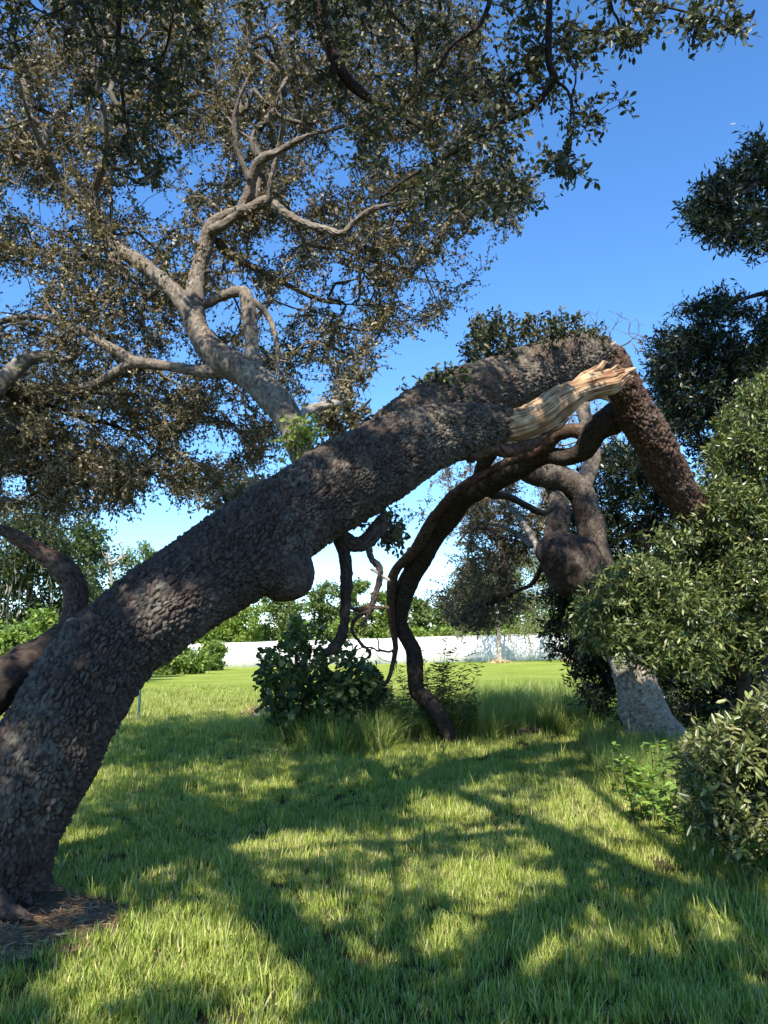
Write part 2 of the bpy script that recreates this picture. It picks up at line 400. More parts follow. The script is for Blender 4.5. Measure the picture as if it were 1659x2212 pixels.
# ================================================================== GROUND
xs = np.concatenate([-np.geomspace(14, 900, 34)[::-1], np.linspace(-13.5, 13.5, 90), np.geomspace(14, 900, 34)])
ys = np.concatenate([-np.geomspace(3, 300, 18)[::-1], np.linspace(-2.5, 20, 84), np.geomspace(20.4, 1600, 60)])
X, Y = np.meshgrid(xs, ys, indexing='ij'); Z = terrain(X, Y)
V = np.stack([X, Y, Z], -1).reshape(-1, 3); ny = len(ys)
i = np.arange(len(xs) - 1)[:, None] * ny; j = np.arange(ny - 1)[None]
Q = np.stack([(i + j).ravel(), (i + ny + j).ravel(), (i + ny + j + 1).ravel(), (i + j + 1).ravel()], 1)
lawn = obj('lawn', mesh_np('lawn', V, Q, M['ground'], True)); tag(lawn, kind='structure')

# bare litter-covered soil at the foot of the leaning oak
def patch(name, cx, cy, rx, ry, h, mat, seed=0.0):
    rr = np.linspace(0, 1, 14)[1:]; a = np.linspace(0, 2 * PI, 48, endpoint=False); vs = [[cx, cy, terrain(cx, cy) + h]]
    for r in rr:
        for t in a:
            k = 0.8 + 0.4 * vnoise(np.array([[math.cos(t) * 2 + seed, math.sin(t) * 2, 4.0]]))[0]
            x, y = cx + math.cos(t) * rx * r * k, cy + math.sin(t) * ry * r * k
            vs.append([x, y, terrain(x, y) + h * (1 - r ** 3) + 0.012 * math.sin(x * 21) * math.sin(y * 17) * (1 - r) + (0.006 - 0.03 * (r > 0.99))])
    q = []; m_ = len(a)
    for i in range(len(rr) - 1):
        for j in range(m_): q.append([1 + i * m_ + j, 1 + i * m_ + (j + 1) % m_, 1 + (i + 1) * m_ + (j + 1) % m_, 1 + (i + 1) * m_ + j])
    tr = [[0, 1 + j, 1 + (j + 1) % m_] for j in range(m_)]
    q = [[a_, d_, c_, b_] for a_, b_, c_, d_ in q]
    return obj(name, mesh_np(name, np.array(vs), [np.array(q), np.array(tr)], mat, True))
sp_ = gp(30, 2005)
tag(patch('soil', sp_[0] - 0.25, sp_[1] + 0.05, 0.85, 0.62, 0.025, M['soil']), kind='structure')

# ================================================================== LEANING OAK
base = at(-70, 1950, 4.98)
oak = thing('leaning_oak', 'huge leaning oak with broken top, rough grey-brown bark and spreading crown', 'tree', (base[0], base[1], 0))
trunk_px = [(-100, 2010, 4.98, 300), (-62, 1945, 4.98, 230), (-10, 1858, 5.0, 200), (42, 1738, 5.04, 214), (104, 1612, 5.1, 224), (172, 1492, 5.18, 220),
            (258, 1386, 5.33, 206), (362, 1298, 5.5, 202), (458, 1235, 5.72, 206), (560, 1165, 5.95, 200), (662, 1092, 6.2, 190),
            (765, 1028, 6.45, 184), (860, 978, 6.65, 172), (950, 942, 6.9, 136), (1020, 928, 7.05, 114), (1062, 924, 7.12, 104), (1088, 922, 7.16, 96)]
burl_c = at(645, 1262, 5.75)
def burl_fn(Pw, N):
    d2 = (((Pw - burl_c) / np.array([0.21, 0.26, 0.20])) ** 2).sum(1)
    root = sst(0.45, 0.0, Pw[:, 2]) * 0.07 * (0.5 + np.sin(np.arctan2(Pw[:, 1] - base[1], Pw[:, 0] - base[0]) * 5))
    cav = -0.055 * np.exp(-(((Pw - at(980, 915, 6.65)) / np.array([0.26, 0.4, 0.055])) ** 2).sum(1))
    return 0.20 * np.exp(-d2 * 0.9) + root + cav
tr = pxpath(trunk_px)
trunk = bark_obj('trunk', tr, M['bark'], oak, step=0.0085, nring=250, plate=(0.047, 0.030), amp=0.020, lump=0.07, seed=1.0, front=0.35, extra=burl_fn, splinter=0.10, twist=0.5, moss_up=True)
# burl under the trunk
bp = pxpath([(548, 1190, 5.97, 120), (596, 1226, 5.92, 134), (628, 1246, 5.88, 120), (650, 1260, 5.85, 86), (662, 1268, 5.83, 44)])
bark_obj('burl', bp, M['bark'], trunk, step=0.0095, nring=90, plate=(0.04, 0.024), amp=0.010, lump=0.16, seed=2.0, front=0.3)
# rear fork
rf = pxpath([(850, 950, 7.05, 140), (930, 893, 7.3, 134), (1010, 858, 7.6, 130), (1085, 830, 7.85, 126), (1150, 808, 8.1, 126), (1220, 785, 8.35, 122), (1275, 778, 8.55, 112), (1300, 776, 8.62, 96)])
bark_obj('rear_fork', rf, M['bark_baked_light'], oak, step=0.0105, nring=150, plate=(0.05, 0.032), amp=0.018, lump=0.06, seed=3.0, front=0.3, splinter=0.22, twist=-0.4)  # paler bark paints the sunlight on this fork
# torn pale wood of the split front fork
def wood_tube(name, path, parent, seed, step=0.010, nring=110, amp=0.016, splinter=0.25):
    C = catmull(path); R, s = resample(C, step); Pc, rad = R[:, :3], R[:, 3]
    T = unit(np.gradient(Pc, axis=0)); V0 = CAM - Pc; N0 = unit(V0 - (V0 * T).sum(1, keepdims=True) * T); B0 = np.cross(T, N0)
    th = np.linspace(-PI, PI, nring, endpoint=False); n = len(Pc); S, TH = np.meshgrid(s, th, indexing='ij')
    nrm = N0[:, None] * np.cos(TH)[..., None] + B0[:, None] * np.sin(TH)[..., None]
    q = np.stack([S.ravel() * 2.2, np.cos(TH.ravel()) * 9, np.sin(TH.ravel()) * 9], 1) + seed * 5
    fib = vnoise(q) * 0.35 + vnoise(q * np.array([1.5, 2.3, 2.3]) + 4) * 0.35 + vnoise(q * np.array([3.5, 4.5, 4.5]) + 8) * 0.3
    low = vnoise(q * 0.45 + 17) - 0.5
    rg = vnoise(np.stack([S.ravel() * 14, np.cos(TH.ravel()) * 2, np.sin(TH.ravel()) * 2], 1) + 31)
    r2 = np.repeat(rad[:, None], nring, 1).ravel()
    disp = low * amp * 2.0 * np.minimum(1, r2 / 0.1) + (fib - 0.5) * amp * 2.6 * np.minimum(1, r2 / 0.1) + (rg - 0.5) * amp * 1.5
    e = sst(s[-1] - splinter * 1.6, s[-1], S.ravel()); k = vnoise(np.stack([TH.ravel() * 3.2 + 50, np.zeros(n * nring), np.full(n * nring, seed)], 1)) + 0.6 * vnoise(np.stack([TH.ravel() * 9, np.ones(n * nring), np.full(n * nring, seed)], 1))
    V = (Pc[:, None] + nrm * rad[:, None, None]).reshape(-1, 3) + nrm.reshape(-1, 3) * disp[:, None] + np.repeat(T[:, None], nring, 1).reshape(-1, 3) * (e * (k - 0.9) * splinter)[:, None]
    A = np.stack([np.clip((fib - 0.5) * 2.6 + 0.52 + (rg - 0.5) * 0.7, 0, 1), np.ones(len(V)), np.zeros(len(V))], 1)
    i = np.arange(n - 1)[:, None] * nring; j = np.arange(nring)[None]; jn = (j + 1) % nring
    Q = np.stack([(i + j).ravel(), (i + jn).ravel(), (i + nring + jn).ravel(), (i + nring + j).ravel()], 1)
    V = np.vstack([V, Pc[0], Pc[-1] - T[-1] * splinter * 0.3]); A = np.vstack([A, A[0], A[-1] * 0.3]); jj = np.arange(nring); jn = (jj + 1) % nring; b = (n - 1) * nring
    Tr = np.vstack([np.stack([np.full(nring, len(V) - 2), jn, jj], 1), np.stack([np.full(nring, len(V) - 1), b + jj, b + jn], 1)])
    return obj(name, mesh_np(name, V, [Q, Tr], M['wood'], True, {'bk': A}), parent)
tw = wood_tube('torn_wood', pxpath([(1030, 925, 7.12, 84), (1085, 926, 7.16, 80), (1139, 913, 7.22, 72), (1178, 892, 7.28, 72), (1214, 866, 7.34, 66), (1253, 845, 7.42, 50), (1292, 832, 7.5, 50), (1328, 822, 7.56, 44), (1352, 808, 7.6, 26)]), oak, 1.0, splinter=0.14)
tag(tw, 'pale torn wood stripped of its bark')
for k, pth in enumerate(([(1225, 850, 7.44, 26), (1265, 815, 7.5, 24), (1295, 795, 7.55, 16), (1306, 780, 7.58, 5)],
                         [(1290, 832, 7.5, 30), (1330, 815, 7.58, 22), (1355, 802, 7.62, 13), (1373, 796, 7.66, 4)],
                         [(1270, 846, 7.5, 26), (1310, 834, 7.56, 16), (1340, 826, 7.6, 4)],
                         [(1250, 838, 7.40, 20), (1290, 812, 7.46, 14), (1318, 800, 7.5, 8), (1334, 788, 7.52, 2)], [(1300, 846, 7.5, 18), (1325, 846, 7.52, 12), (1345, 838, 7.54, 3)], [(1180, 925, 7.26, 22), (1205, 922, 7.28, 16), (1228, 905, 7.3, 4)], [(1290, 850, 7.52, 16), (1306, 858, 7.53, 12), (1318, 868, 7.54, 3)],
                         [(1060, 962, 7.1, 34), (1120, 962, 7.18, 24), (1170, 935, 7.25, 16), (1215, 905, 7.32, 5)])):
    wood_tube('splinter', pxpath(pth), tw, 4.0 + k, step=0.012, nring=22, amp=0.008, splinter=0.05)
# ragged lip of bark where the front fork tore
bark_obj('bark_lip', pxpath([(1010, 985, 6.98, 30), (1060, 968, 7.05, 34), (1100, 972, 7.12, 28), (1150, 958, 7.2, 22), (1195, 926, 7.28, 14), (1215, 912, 7.32, 6)]), M['bark_red'], oak, step=0.012, nring=26, amp=0.012, lump=0.3, seed=4.0, splinter=0.05)

# hanging broken top
hang = bark_obj('broken_top', pxpath([(1290, 748, 8.75, 34), (1312, 772, 8.82, 66), (1346, 835, 8.92, 78), (1385, 912, 9.15, 88), (1425, 985, 9.45, 90), (1468, 1060, 9.8, 84), (1530, 1150, 10.3, 70), (1570, 1230, 10.8, 60)]), M['bark_red'], oak, step=0.012, nring=100, plate=(0.075, 0.034), amp=0.024, lump=0.15, seed=5.0, splinter=0.15, front=0.2)
tag(hang, 'reddish broken top hanging down from the split')
wood_tube('splinter', pxpath([(1285, 770, 8.6, 40), (1300, 752, 8.65, 34), (1318, 748, 8.7, 16), (1326, 742, 8.72, 4)]), hang, 9.0, step=0.012, nring=30, amp=0.01, splinter=0.08)
LIMB = dict(plate=(0.05, 0.026), amp=0.008, lump=0.15)
def limb(name, pts, mat, parent, step=0.022, nring=28, seed=1.0, **k):
    kw = dict(LIMB); kw.update(k); p = pxpath(pts)
    if name == 'limb': p[-1, 3] *= 0.3
    bark_obj(name, p, mat, parent, step, nring, seed=seed, **kw); return p
arch = []
arch.append(limb('fallen_limb', [(1370, 880, 9.2, 70), (1325, 905, 9.35, 66), (1285, 930, 9.5, 60), (1262, 970, 9.7, 50), (1225, 988, 9.9, 42), (1180, 984, 10.1, 42), (1130, 1006, 10.4, 46), (1070, 1036, 10.8, 52), (1005, 1072, 11.2, 54), (955, 1130, 11.7, 52), (915, 1190, 12.1, 50), (886, 1250, 12.5, 50), (867, 1303, 12.8, 42), (862, 1343, 13.0, 36), (878, 1378, 13.1, 36), (893, 1408, 13.1, 36), (897, 1459, 13.1, 36), (902, 1494, 13.1, 38), (932, 1521, 13.0, 38), (958, 1562, 12.9, 32), (972, 1610, 12.85, 26)], M['bark_dark'], hang, nring=44, seed=6.0))
arch.append(limb('fallen_limb', [(1295, 920, 9.5, 40), (1262, 932, 9.6, 38), (1232, 930, 9.7, 32), (1200, 942, 9.85, 30), (1168, 974, 10.05, 30), (1120, 990, 10.3, 26), (1060, 1020, 10.7, 24), (990, 1062, 11.1, 26), (940, 1116, 11.5, 24), (896, 1188, 11.9, 26), (856, 1230, 12.3, 22), (846, 1272, 12.5, 22), (846, 1334, 12.8, 16), (854, 1390, 13.0, 12), (853, 1412, 13.0, 11), (843, 1456, 13.0, 10), (831, 1476, 13.0, 9), (815, 1450, 13.0, 6)], M['bark_red'], hang, nring=30, seed=7.0))
arch.append(limb('fallen_limb', [(1060, 975, 10.6, 40), (1040, 1010, 10.8, 26), (1025, 1042, 11.0, 20), (1000, 1062, 11.2, 14)], M['bark_dark'], hang, nring=24, seed=8.0))
arch.append(limb('fallen_limb', [(1060, 1068, 11.0, 16), (1100, 1074, 11.3, 15), (1140, 1094, 11.6, 14), (1170, 1108, 11.8, 14), (1195, 1096, 11.9, 8)], M['bark_dark'], hang, nring=20, seed=9.0))

# upright rear limb and its big branches carrying the crown
crown_limbs = []
cl = lambda pts, seed, mat='bark_limb', **k: crown_limbs.append(limb('limb', pts, M[mat], oak, seed=seed, **k))
cl([(672, 1040, 6.5, 56), (650, 970, 6.6, 58), (628, 915, 6.75, 60), (598, 868, 6.9, 60), (548, 815, 7.1, 62), (482, 775, 7.3, 62), (440, 735, 7.45, 58), (420, 690, 7.55, 50), (420, 640, 7.65, 42), (428, 590, 7.7, 36), (440, 540, 7.7, 34), (456, 492, 7.65, 33), (490, 467, 7.6, 30), (540, 452, 7.5, 27), (578, 436, 7.45, 24), (615, 460, 7.4, 20), (655, 482, 7.35, 18), (700, 495, 7.3, 16), (740, 504, 7.25, 14), (768, 478, 7.2, 13), (810, 450, 7.1, 11), (880, 435, 7.0, 8)], 11, nring=48, step=0.017)
cl([(428, 720, 7.5, 40), (405, 668, 7.55, 42), (378, 632, 7.6, 36), (340, 598, 7.7, 32), (300, 566, 7.8, 30), (258, 538, 7.9, 27), (225, 505, 8.0, 24), (195, 465, 8.0, 20), (160, 420, 7.9, 17), (128, 390, 7.8, 15), (102, 335, 7.6, 12), (70, 270, 7.3, 9), (40, 180, 7.0, 6)], 12)
cl([(228, 508, 7.95, 20), (206, 455, 7.9, 19), (206, 405, 7.8, 18), (225, 352, 7.6, 16), (230, 300, 7.4, 14), (222, 230, 7.2, 11), (205, 150, 7.0, 8), (215, 60, 6.8, 5)], 13)
cl([(515, 800, 7.2, 30), (470, 802, 7.3, 28), (430, 800, 7.4, 26), (390, 795, 7.5, 24), (340, 788, 7.6, 24), (290, 780, 7.7, 22), (255, 760, 7.8, 20), (215, 738, 7.9, 20), (165, 708, 8.0, 18), (110, 690, 8.1, 15), (60, 684, 8.2, 13), (5, 694, 8.3, 12), (-60, 720, 8.4, 10)], 14)
cl([(295, 780, 7.7, 24), (258, 800, 7.8, 22), (205, 830, 7.9, 17), (150, 842, 8.0, 14), (80, 850, 8.2, 12), (0, 856, 8.4, 10)], 15)
cl([(562, 830, 7.1, 34), (548, 770, 7.2, 30), (540, 700, 7.3, 30), (534, 650, 7.4, 32), (524, 630, 7.45, 26), (490, 636, 7.5, 22), (450, 655, 7.55, 20), (430, 672, 7.6, 18)], 16, lump=0.06)
cl([(546, 650, 7.4, 16), (572, 672, 7.4, 14), (592, 715, 7.4, 12), (600, 765, 7.4, 11), (598, 812, 7.4, 8)], 17)
cl([(455, 500, 7.6, 22), (505, 470, 7.55, 20), (535, 425, 7.5, 24), (545, 380, 7.4, 22), (566, 345, 7.3, 20), (604, 326, 7.2, 15), (650, 300, 7.1, 12), (700, 280, 7.0, 8)], 18)
cl([(540, 390, 7.4, 14), (515, 330, 7.3, 12), (508, 270, 7.2, 11), (515, 220, 7.1, 8), (545, 150, 7.0, 6)], 19)
cl([(580, 440, 7.4, 14), (585, 390, 7.3, 12), (602, 320, 7.2, 10), (610, 250, 7.0, 7), (600, 150, 6.8, 5)], 20)
cl([(470, 520, 7.75, 20), (490, 545, 7.9, 18), (540, 575, 8.1, 14), (590, 600, 8.3, 13), (640, 625, 8.5, 11), (700, 650, 8.7, 9), (780, 660, 8.9, 6)], 21)
cl([(640, 470, 7.4, 12), (650, 510, 7.5, 11), (680, 530, 7.7, 9), (740, 540, 7.9, 8), (820, 570, 8.2, 6), (900, 580, 8.4, 5)], 22)
cl([(270, 550, 7.85, 20), (240, 560, 7.9, 22), (275, 595, 7.85, 12), (262, 640, 7.9, 9)], 23)
cl([(350, 620, 7.7, 12), (315, 648, 7.8, 11), (308, 690, 7.9, 9), (320, 720, 8.0, 7)], 24)
cl([(60, 1040, 9.0, 12), (105, 985, 8.7, 12), (80, 930, 8.5, 13), (40, 880, 8.3, 15), (10, 850, 8.2, 18)], 25, mat='bark_dark')
cl([(-60, 900, 7.6, 44), (-5, 835, 7.7, 40), (30, 800, 7.8, 36), (62, 776, 7.9, 30), (100, 770, 8.0, 24), (150, 775, 8.1, 16), (200, 740, 8.2, 12)], 26, mat='bark_limb')
cl([(-60, 1000, 7.5, 40), (-5, 835, 7.7, 36), (40, 860, 7.9, 18), (110, 880, 8.2, 14), (190, 905, 8.5, 11), (260, 925, 8.8, 8), (340, 970, 9.1, 6)], 27, mat='bark_dark')
cl([(644, 910, 6.75, 24), (660, 890, 6.8, 23), (690, 878, 6.85, 22), (728, 872, 6.9, 21), (742, 880, 6.92, 14)], 28, mat='bark_pale')
# broken red stub and second dark stem at the left
lr = limb('broken_limb', [(150, 1385, 5.75, 64), (158, 1345, 5.85, 56), (166, 1305, 5.95, 50), (160, 1262, 6.0, 46), (132, 1224, 6.0, 44), (88, 1192, 6.0, 36), (45, 1166, 6.0, 28), (0, 1143, 6.0, 24), (-60, 1130, 6.0, 20)], M['bark_red'], oak, nring=64, step=0.015, seed=30, lump=0.22, amp=0.012)
limb('second_stem', [(175, 1365, 5.6, 90), (105, 1412, 5.5, 92), (40, 1452, 5.35, 100), (-30, 1500, 5.2, 110), (-120, 1600, 5.0, 120), (-150, 1800, 4.85, 130), (-150, 2000, 4.75, 140)], M['bark_dark'], oak, nring=60, step=0.02, seed=31, lump=0.15, amp=0.012)
for k, (a0, a1) in enumerate((((-30, 1895, 4.95, 110), (140, 1922, 5.02, 12)), ((-55, 1935, 4.8, 110), (70, 1985, 4.62, 10)))):   # surface roots
    mid = [(x + (y - x) * 0.5) for x, y in zip(a0, a1)]; mid[1] += 3; mid[3] *= 0.8
    limb('root', [a0, tuple(mid), a1], M['bark'], oak, nring=40, step=0.012, seed=33 + k)
# dangling dead limbs under the trunk
limb('dangling_limb', [(728, 1130, 6.45, 42), (734, 1165, 6.5, 34), (746, 1205, 6.5, 28), (749, 1256, 6.5, 27), (746, 1310, 6.5, 25), (744, 1345, 6.5, 25), (736, 1378, 6.5, 27), (716, 1404, 6.5, 24), (700, 1412, 6.5, 10)], M['bark_dark'], oak, nring=40, step=0.012, seed=35)
limb('dangling_limb', [(738, 1160, 6.5, 38), (765, 1176, 6.5, 36), (790, 1170, 6.5, 36), (808, 1150, 6.5, 34), (826, 1128, 6.5, 31), (832, 1124, 6.5, 28)], M['bark'], oak, nring=44, step=0.010, seed=36)
limb('dangling_limb', [(795, 1178, 6.5, 16), (802, 1205, 6.5, 15), (818, 1224, 6.5, 15), (822, 1242, 6.5, 14), (812, 1280, 6.5, 13), (800, 1318, 6.5, 12), (786, 1345, 6.5, 9), (778, 1360, 6.5, 4)], M['bark'], oak, nring=24, step=0.010, seed=37)
limb('dangling_limb', [(748, 1300, 6.5, 10), (766, 1316, 6.5, 10), (800, 1312, 6.5, 9), (840, 1313, 6.5, 7)], M['bark_red'], oak, nring=16, step=0.010, seed=38)
limb('dangling_limb', [(800, 1318, 6.5, 10), (775, 1330, 6.5, 10), (760, 1358, 6.5, 9), (775, 1385, 6.5, 7), (800, 1412, 6.5, 6), (785, 1428, 6.5, 4)], M['bark_dark'], oak, nring=16, step=0.010, seed=39)
limb('dangling_limb', [(800, 1228, 6.48, 6), (820, 1240, 6.5, 7), (842, 1254, 6.5, 5)], M['twig_pale'], oak, nring=12, step=0.010, seed=40)

# crown: tips through the crown's depth, joined to the limbs, leaf sprays on each
OAKC = [(0.115, 0.105, 0.044), (0.175, 0.148, 0.070), (0.25, 0.205, 0.115), (0.070, 0.072, 0.034), (0.36, 0.31, 0.21)]
def dmax_of(y, lim=16.3):
    t = np.tan(np.arctan((CY - y) / F) + PITCH); return (lim - 1.4) / (1 + 0.874 * t)
crown_poly = [(-140, -60), (1010, -60), (1060, 120), (1120, 300), (1150, 400), (1095, 520), (1030, 600), (960, 690), (880, 725), (800, 800), (725, 885), (690, 920), (600, 990), (480, 1060), (330, 1090), (180, 1120), (60, 1120), (-140, 1110)]
holes = [(50, 440, 55, 35), (130, 470, 50, 30), (270, 445, 30, 25), (450, 325, 35, 30), (500, 55, 25, 35), (435, 500, 22, 25), (590, 530, 45, 28), (650, 425, 40, 30), (725, 385, 40, 28), (455, 960, 70, 45), (330, 1080, 50, 40), (20, 660, 30, 30), (690, 830, 40, 50), (880, 330, 40, 25), (900, 640, 60, 20), (1010, 540, 40, 20), (390, 560, 25, 30), (640, 640, 45, 22), (30, 1050, 45, 30), (500, 880, 40, 25)]
n_t = 5000
x, y = sample_poly(crown_poly, n_t, holes, 0.20, 1 / 75.0, 3.3)
dep = 7.3 + np.clip(y, 0, 1100) * 0.0006 + 2.5 * rng.random(n_t) ** 1.3
tips = atv(x, y, dep)
x, y = sample_poly([(-120, 850), (200, 830), (420, 840), (600, 900), (590, 980), (470, 1060), (330, 1080), (120, 1110), (-120, 1110)], 850, holes, 0.2, 1 / 60.0, 6.1)
tips = np.vstack([tips, atv(x, y, rng.uniform(7.8, 11.0, 850))])
skel = [skel_of(p) for p in crown_limbs]
E, td = grow(skel, tips, step=0.24, r_tip=0.0038, expo=0.40, wig=0.09)
(sA, sB), lp, ld = sprays(tips, td, 4, (0.14, 0.36), 10, 0.15)
Vq = merge([tubes(*E, sides=4), tubes(sA, sB, np.full(len(sA), 0.0035), np.full(len(sA), 0.0018), sides=3)])
crown = obj('crown', leaf_mesh('crown', lp, ld, rng.uniform(0.033, 0.060, len(lp)), 0.53, pal(len(lp), OAKC, [4, 4, 2.6, 2.5, 0.9]), M['leaf'], quad=True), oak, 'stuff')
obj('twigs', mesh_np('twigs', *Vq, M['twig'], True), oak, 'stuff')

# sprouts growing on the trunk's back
def sprout_cluster(name, px_poly, n, depth, root_pts, parent, cols, wts, size=(0.04, 0.07), mat='leaf', nsub=4, nleaf=7, seed=0.0, width=0.48, twig='twig', sub=(0.08, 0.18), clump=0.0, r_tip=0.003, lift=0.12):
    x, y = sample_poly(px_poly, n, (), clump, 1 / 50.0, seed); t = atv(x, y, rng.uniform(*depth, n))
    E_, d_ = grow([pxpath(root_pts) if len(root_pts[0]) == 4 else np.array(root_pts)], t, step=0.1, r_tip=r_tip, wig=0.1, lift=lift)
    (a_, b_), p_, dl = sprays(t, d_, nsub, sub, nleaf, 0.0)
    obj(name + '_twigs', mesh_np(name, *merge([tubes(*E_, sides=4), tubes(a_, b_, np.full(len(a_), 0.003), np.full(len(a_), 0.0015), sides=3)]), M[twig], True), parent, 'stuff')
    return obj(name + '_leaves', leaf_mesh(name, p_, dl, rng.uniform(*size, len(p_)), width, pal(len(p_), cols, wts), M[mat]), parent, 'stuff')
DARKC = [(0.045, 0.058, 0.026), (0.075, 0.085, 0.035), (0.03, 0.042, 0.022), (0.14, 0.14, 0.07)]
sprout_cluster('sprout', [(1000, 690), (1060, 675), (1100, 700), (1180, 690), (1250, 680), (1240, 735), (1180, 748), (1120, 760), (1060, 790), (1010, 780)], 95, (7.6, 8.5), [(1060, 800, 7.7, 10), (1130, 770, 8.0, 10), (1200, 750, 8.3, 10)], oak, DARKC, [3, 3, 2, 0.6])
sprout_cluster('sprout', [(880, 830), (930, 790), (990, 800), (1010, 840), (960, 860), (900, 870)], 30, (7.1, 7.6), [(930, 870, 7.2, 8), (980, 840, 7.4, 8)], oak, DARKC + [(0.16, 0.2, 0.05)], [3, 3, 1, 1, 2])
sprout_cluster('sprout', [(1235, 720), (1300, 700), (1305, 760), (1240, 790)], 18, (8.2, 8.6), [(1250, 780, 8.3, 8), (1270, 760, 8.5, 8)], oak, DARKC, [3, 3, 2, 1])
BRIGHTC = [(0.16, 0.24, 0.04), (0.24, 0.31, 0.06), (0.10, 0.16, 0.03)]
sprout_cluster('sprout', [(600, 975), (640, 910), (680, 915), (690, 960), (650, 1000), (615, 1010)], 26, (6.25, 6.5), [(650, 1015, 6.3, 8), (655, 985, 6.32, 8)], oak, BRIGHTC, [2, 2, 1], (0.035, 0.07), 'leaf_soft', 3, 5)
sprout_cluster('sprout', [(440, 1090), (520, 1040), (600, 1010), (600, 1030), (520, 1085), (450, 1110)], 24, (6.2, 6.8), [(560, 1080, 6.0, 8), (590, 1045, 6.15, 8)], oak, OAKC, [2, 3, 3, 1, 1])
sprout_cluster('sprout', [(690, 880), (760, 850), (790, 900), (770, 940), (700, 940)], 46, (6.8, 7.6), [(690, 950, 6.9, 10), (730, 880, 6.9, 10)], oak, OAKC, [3, 3, 2, 2, 1])
sprout_cluster('sprout', [(760, 1130), (830, 1100), (880, 1130), (860, 1180), (800, 1170)], 26, (7.0, 7.8), [(770, 1130, 6.7, 10), (800, 1140, 6.9, 8)], oak, DARKC + OAKC[:2], [2, 2, 2, 1, 2, 2])
# bare dead twigs above the break
x, y = sample_poly([(1240, 680), (1300, 660), (1390, 690), (1400, 760), (1370, 790), (1310, 740)], 46)
E, _ = grow([pxpath([(1260, 770, 8.6, 6), (1280, 735, 8.7, 6), (1330, 760, 8.9, 6)])], atv(x, y, rng.uniform(8.6, 9.3, 46)), step=0.07, r_tip=0.0028, wig=0.16)
obj('dead_twigs', mesh_np('dead_twigs', *tubes(*E, sides=4), M['twig'], True), oak, 'stuff')
# leafy remains on the fallen limbs and thin dead twigs
x, y = sample_poly([(620, 1290), (780, 1290), (850, 1400), (870, 1470), (780, 1500), (700, 1460), (600, 1400)], 70)
E, _ = grow([skel_of(arch[1])[-18:]], atv(x, y, rng.uniform(12.4, 13.8, 70)), step=0.12, r_tip=0.004, wig=0.14)
obj('dead_twigs', mesh_np('dead_twigs', *tubes(*E, sides=4), M['twig_dark'], True), oak, 'stuff')

# ================================================================== OVERHANGING OAK (stands behind the viewer, reaches over the lawn)
def shade_pt(px, py, h):
    g = gp(px, py); return g - LIGHT * (h / math.sin(SUN_EL)) * 1.0
hang_oak = thing('overhanging_oak', 'oak whose dark leafy branches hang down from above into the sky', 'tree', (0.6, -5.2, 0))
def wpath(pts): return np.array(pts, float)
ho_trunk = wpath([(0.6, -5.2, -0.2, 0.62), (0.55, -5.1, 0.6, 0.46), (0.5, -4.9, 2.2, 0.40), (0.6, -4.6, 4.2, 0.38), (0.7, -4.2, 5.6, 0.34)])
def bo(name, path, mat, parent, **k): bark_obj(name, path, mat, parent, **k); return path
bo('trunk', ho_trunk, M['bark'], hang_oak, step=0.04, nring=40, seed=50)
def shade_limb(pts, h0, h1):
    out = []
    for i, (x, y, wd) in enumerate(pts):
        h = h0 + (h1 - h0) * i / (len(pts) - 1); g = gp(x, y); out.append([*shade_pt(x, y, h), 0.5 * wd * ((g - CAM) @ FWD) / F])
    return np.array(out)
HL = dict(step=0.06, nring=12, plate=(0.05, 0.03), amp=0.006, lump=0.1)
root_j = [(0.7, -4.2, 5.6, 0.2)]
ho = []
ho.append(np.vstack([root_j, shade_limb([(1010, 2230, 90), (1080, 2120, 85), (1135, 2040, 80), (1205, 1990, 70), (1250, 1925, 62), (1225, 1850, 56), (1140, 1806, 50), (1020, 1806, 44), (900, 1815, 40), (760, 1822, 34), (640, 1838, 28), (520, 1856, 22), (400, 1875, 15)], 5.9, 6.6)]))
ho.append(np.vstack([root_j, shade_limb([(800, 2240, 34), (720, 2150, 32), (640, 2045, 28), (570, 1935, 22), (500, 1880, 14)], 5.8, 6.4)]))
ho.append(np.vstack([root_j, shade_limb([(905, 2240, 34), (885, 2110, 30), (868, 2000, 28), (855, 1900, 22), (840, 1800, 16)], 5.8, 6.6)]))
ho.append(shade_limb([(1205, 1990, 36), (1080, 1985, 34), (960, 1970, 28), (860, 1945, 24), (760, 1920, 18), (690, 1895, 12)], 6.1, 6.5))
ho.append(shade_limb([(1230, 1850, 36), (1300, 1880, 34), (1400, 1930, 28), (1500, 1980, 20), (1600, 2040, 14)], 6.4, 6.8))
ho.append(np.vstack([root_j, shade_limb([(1200, 2200, 60), (1330, 2140, 56), (1450, 2120, 46), (1560, 2140, 36), (1680, 2160, 24)], 5.9, 6.8)]))
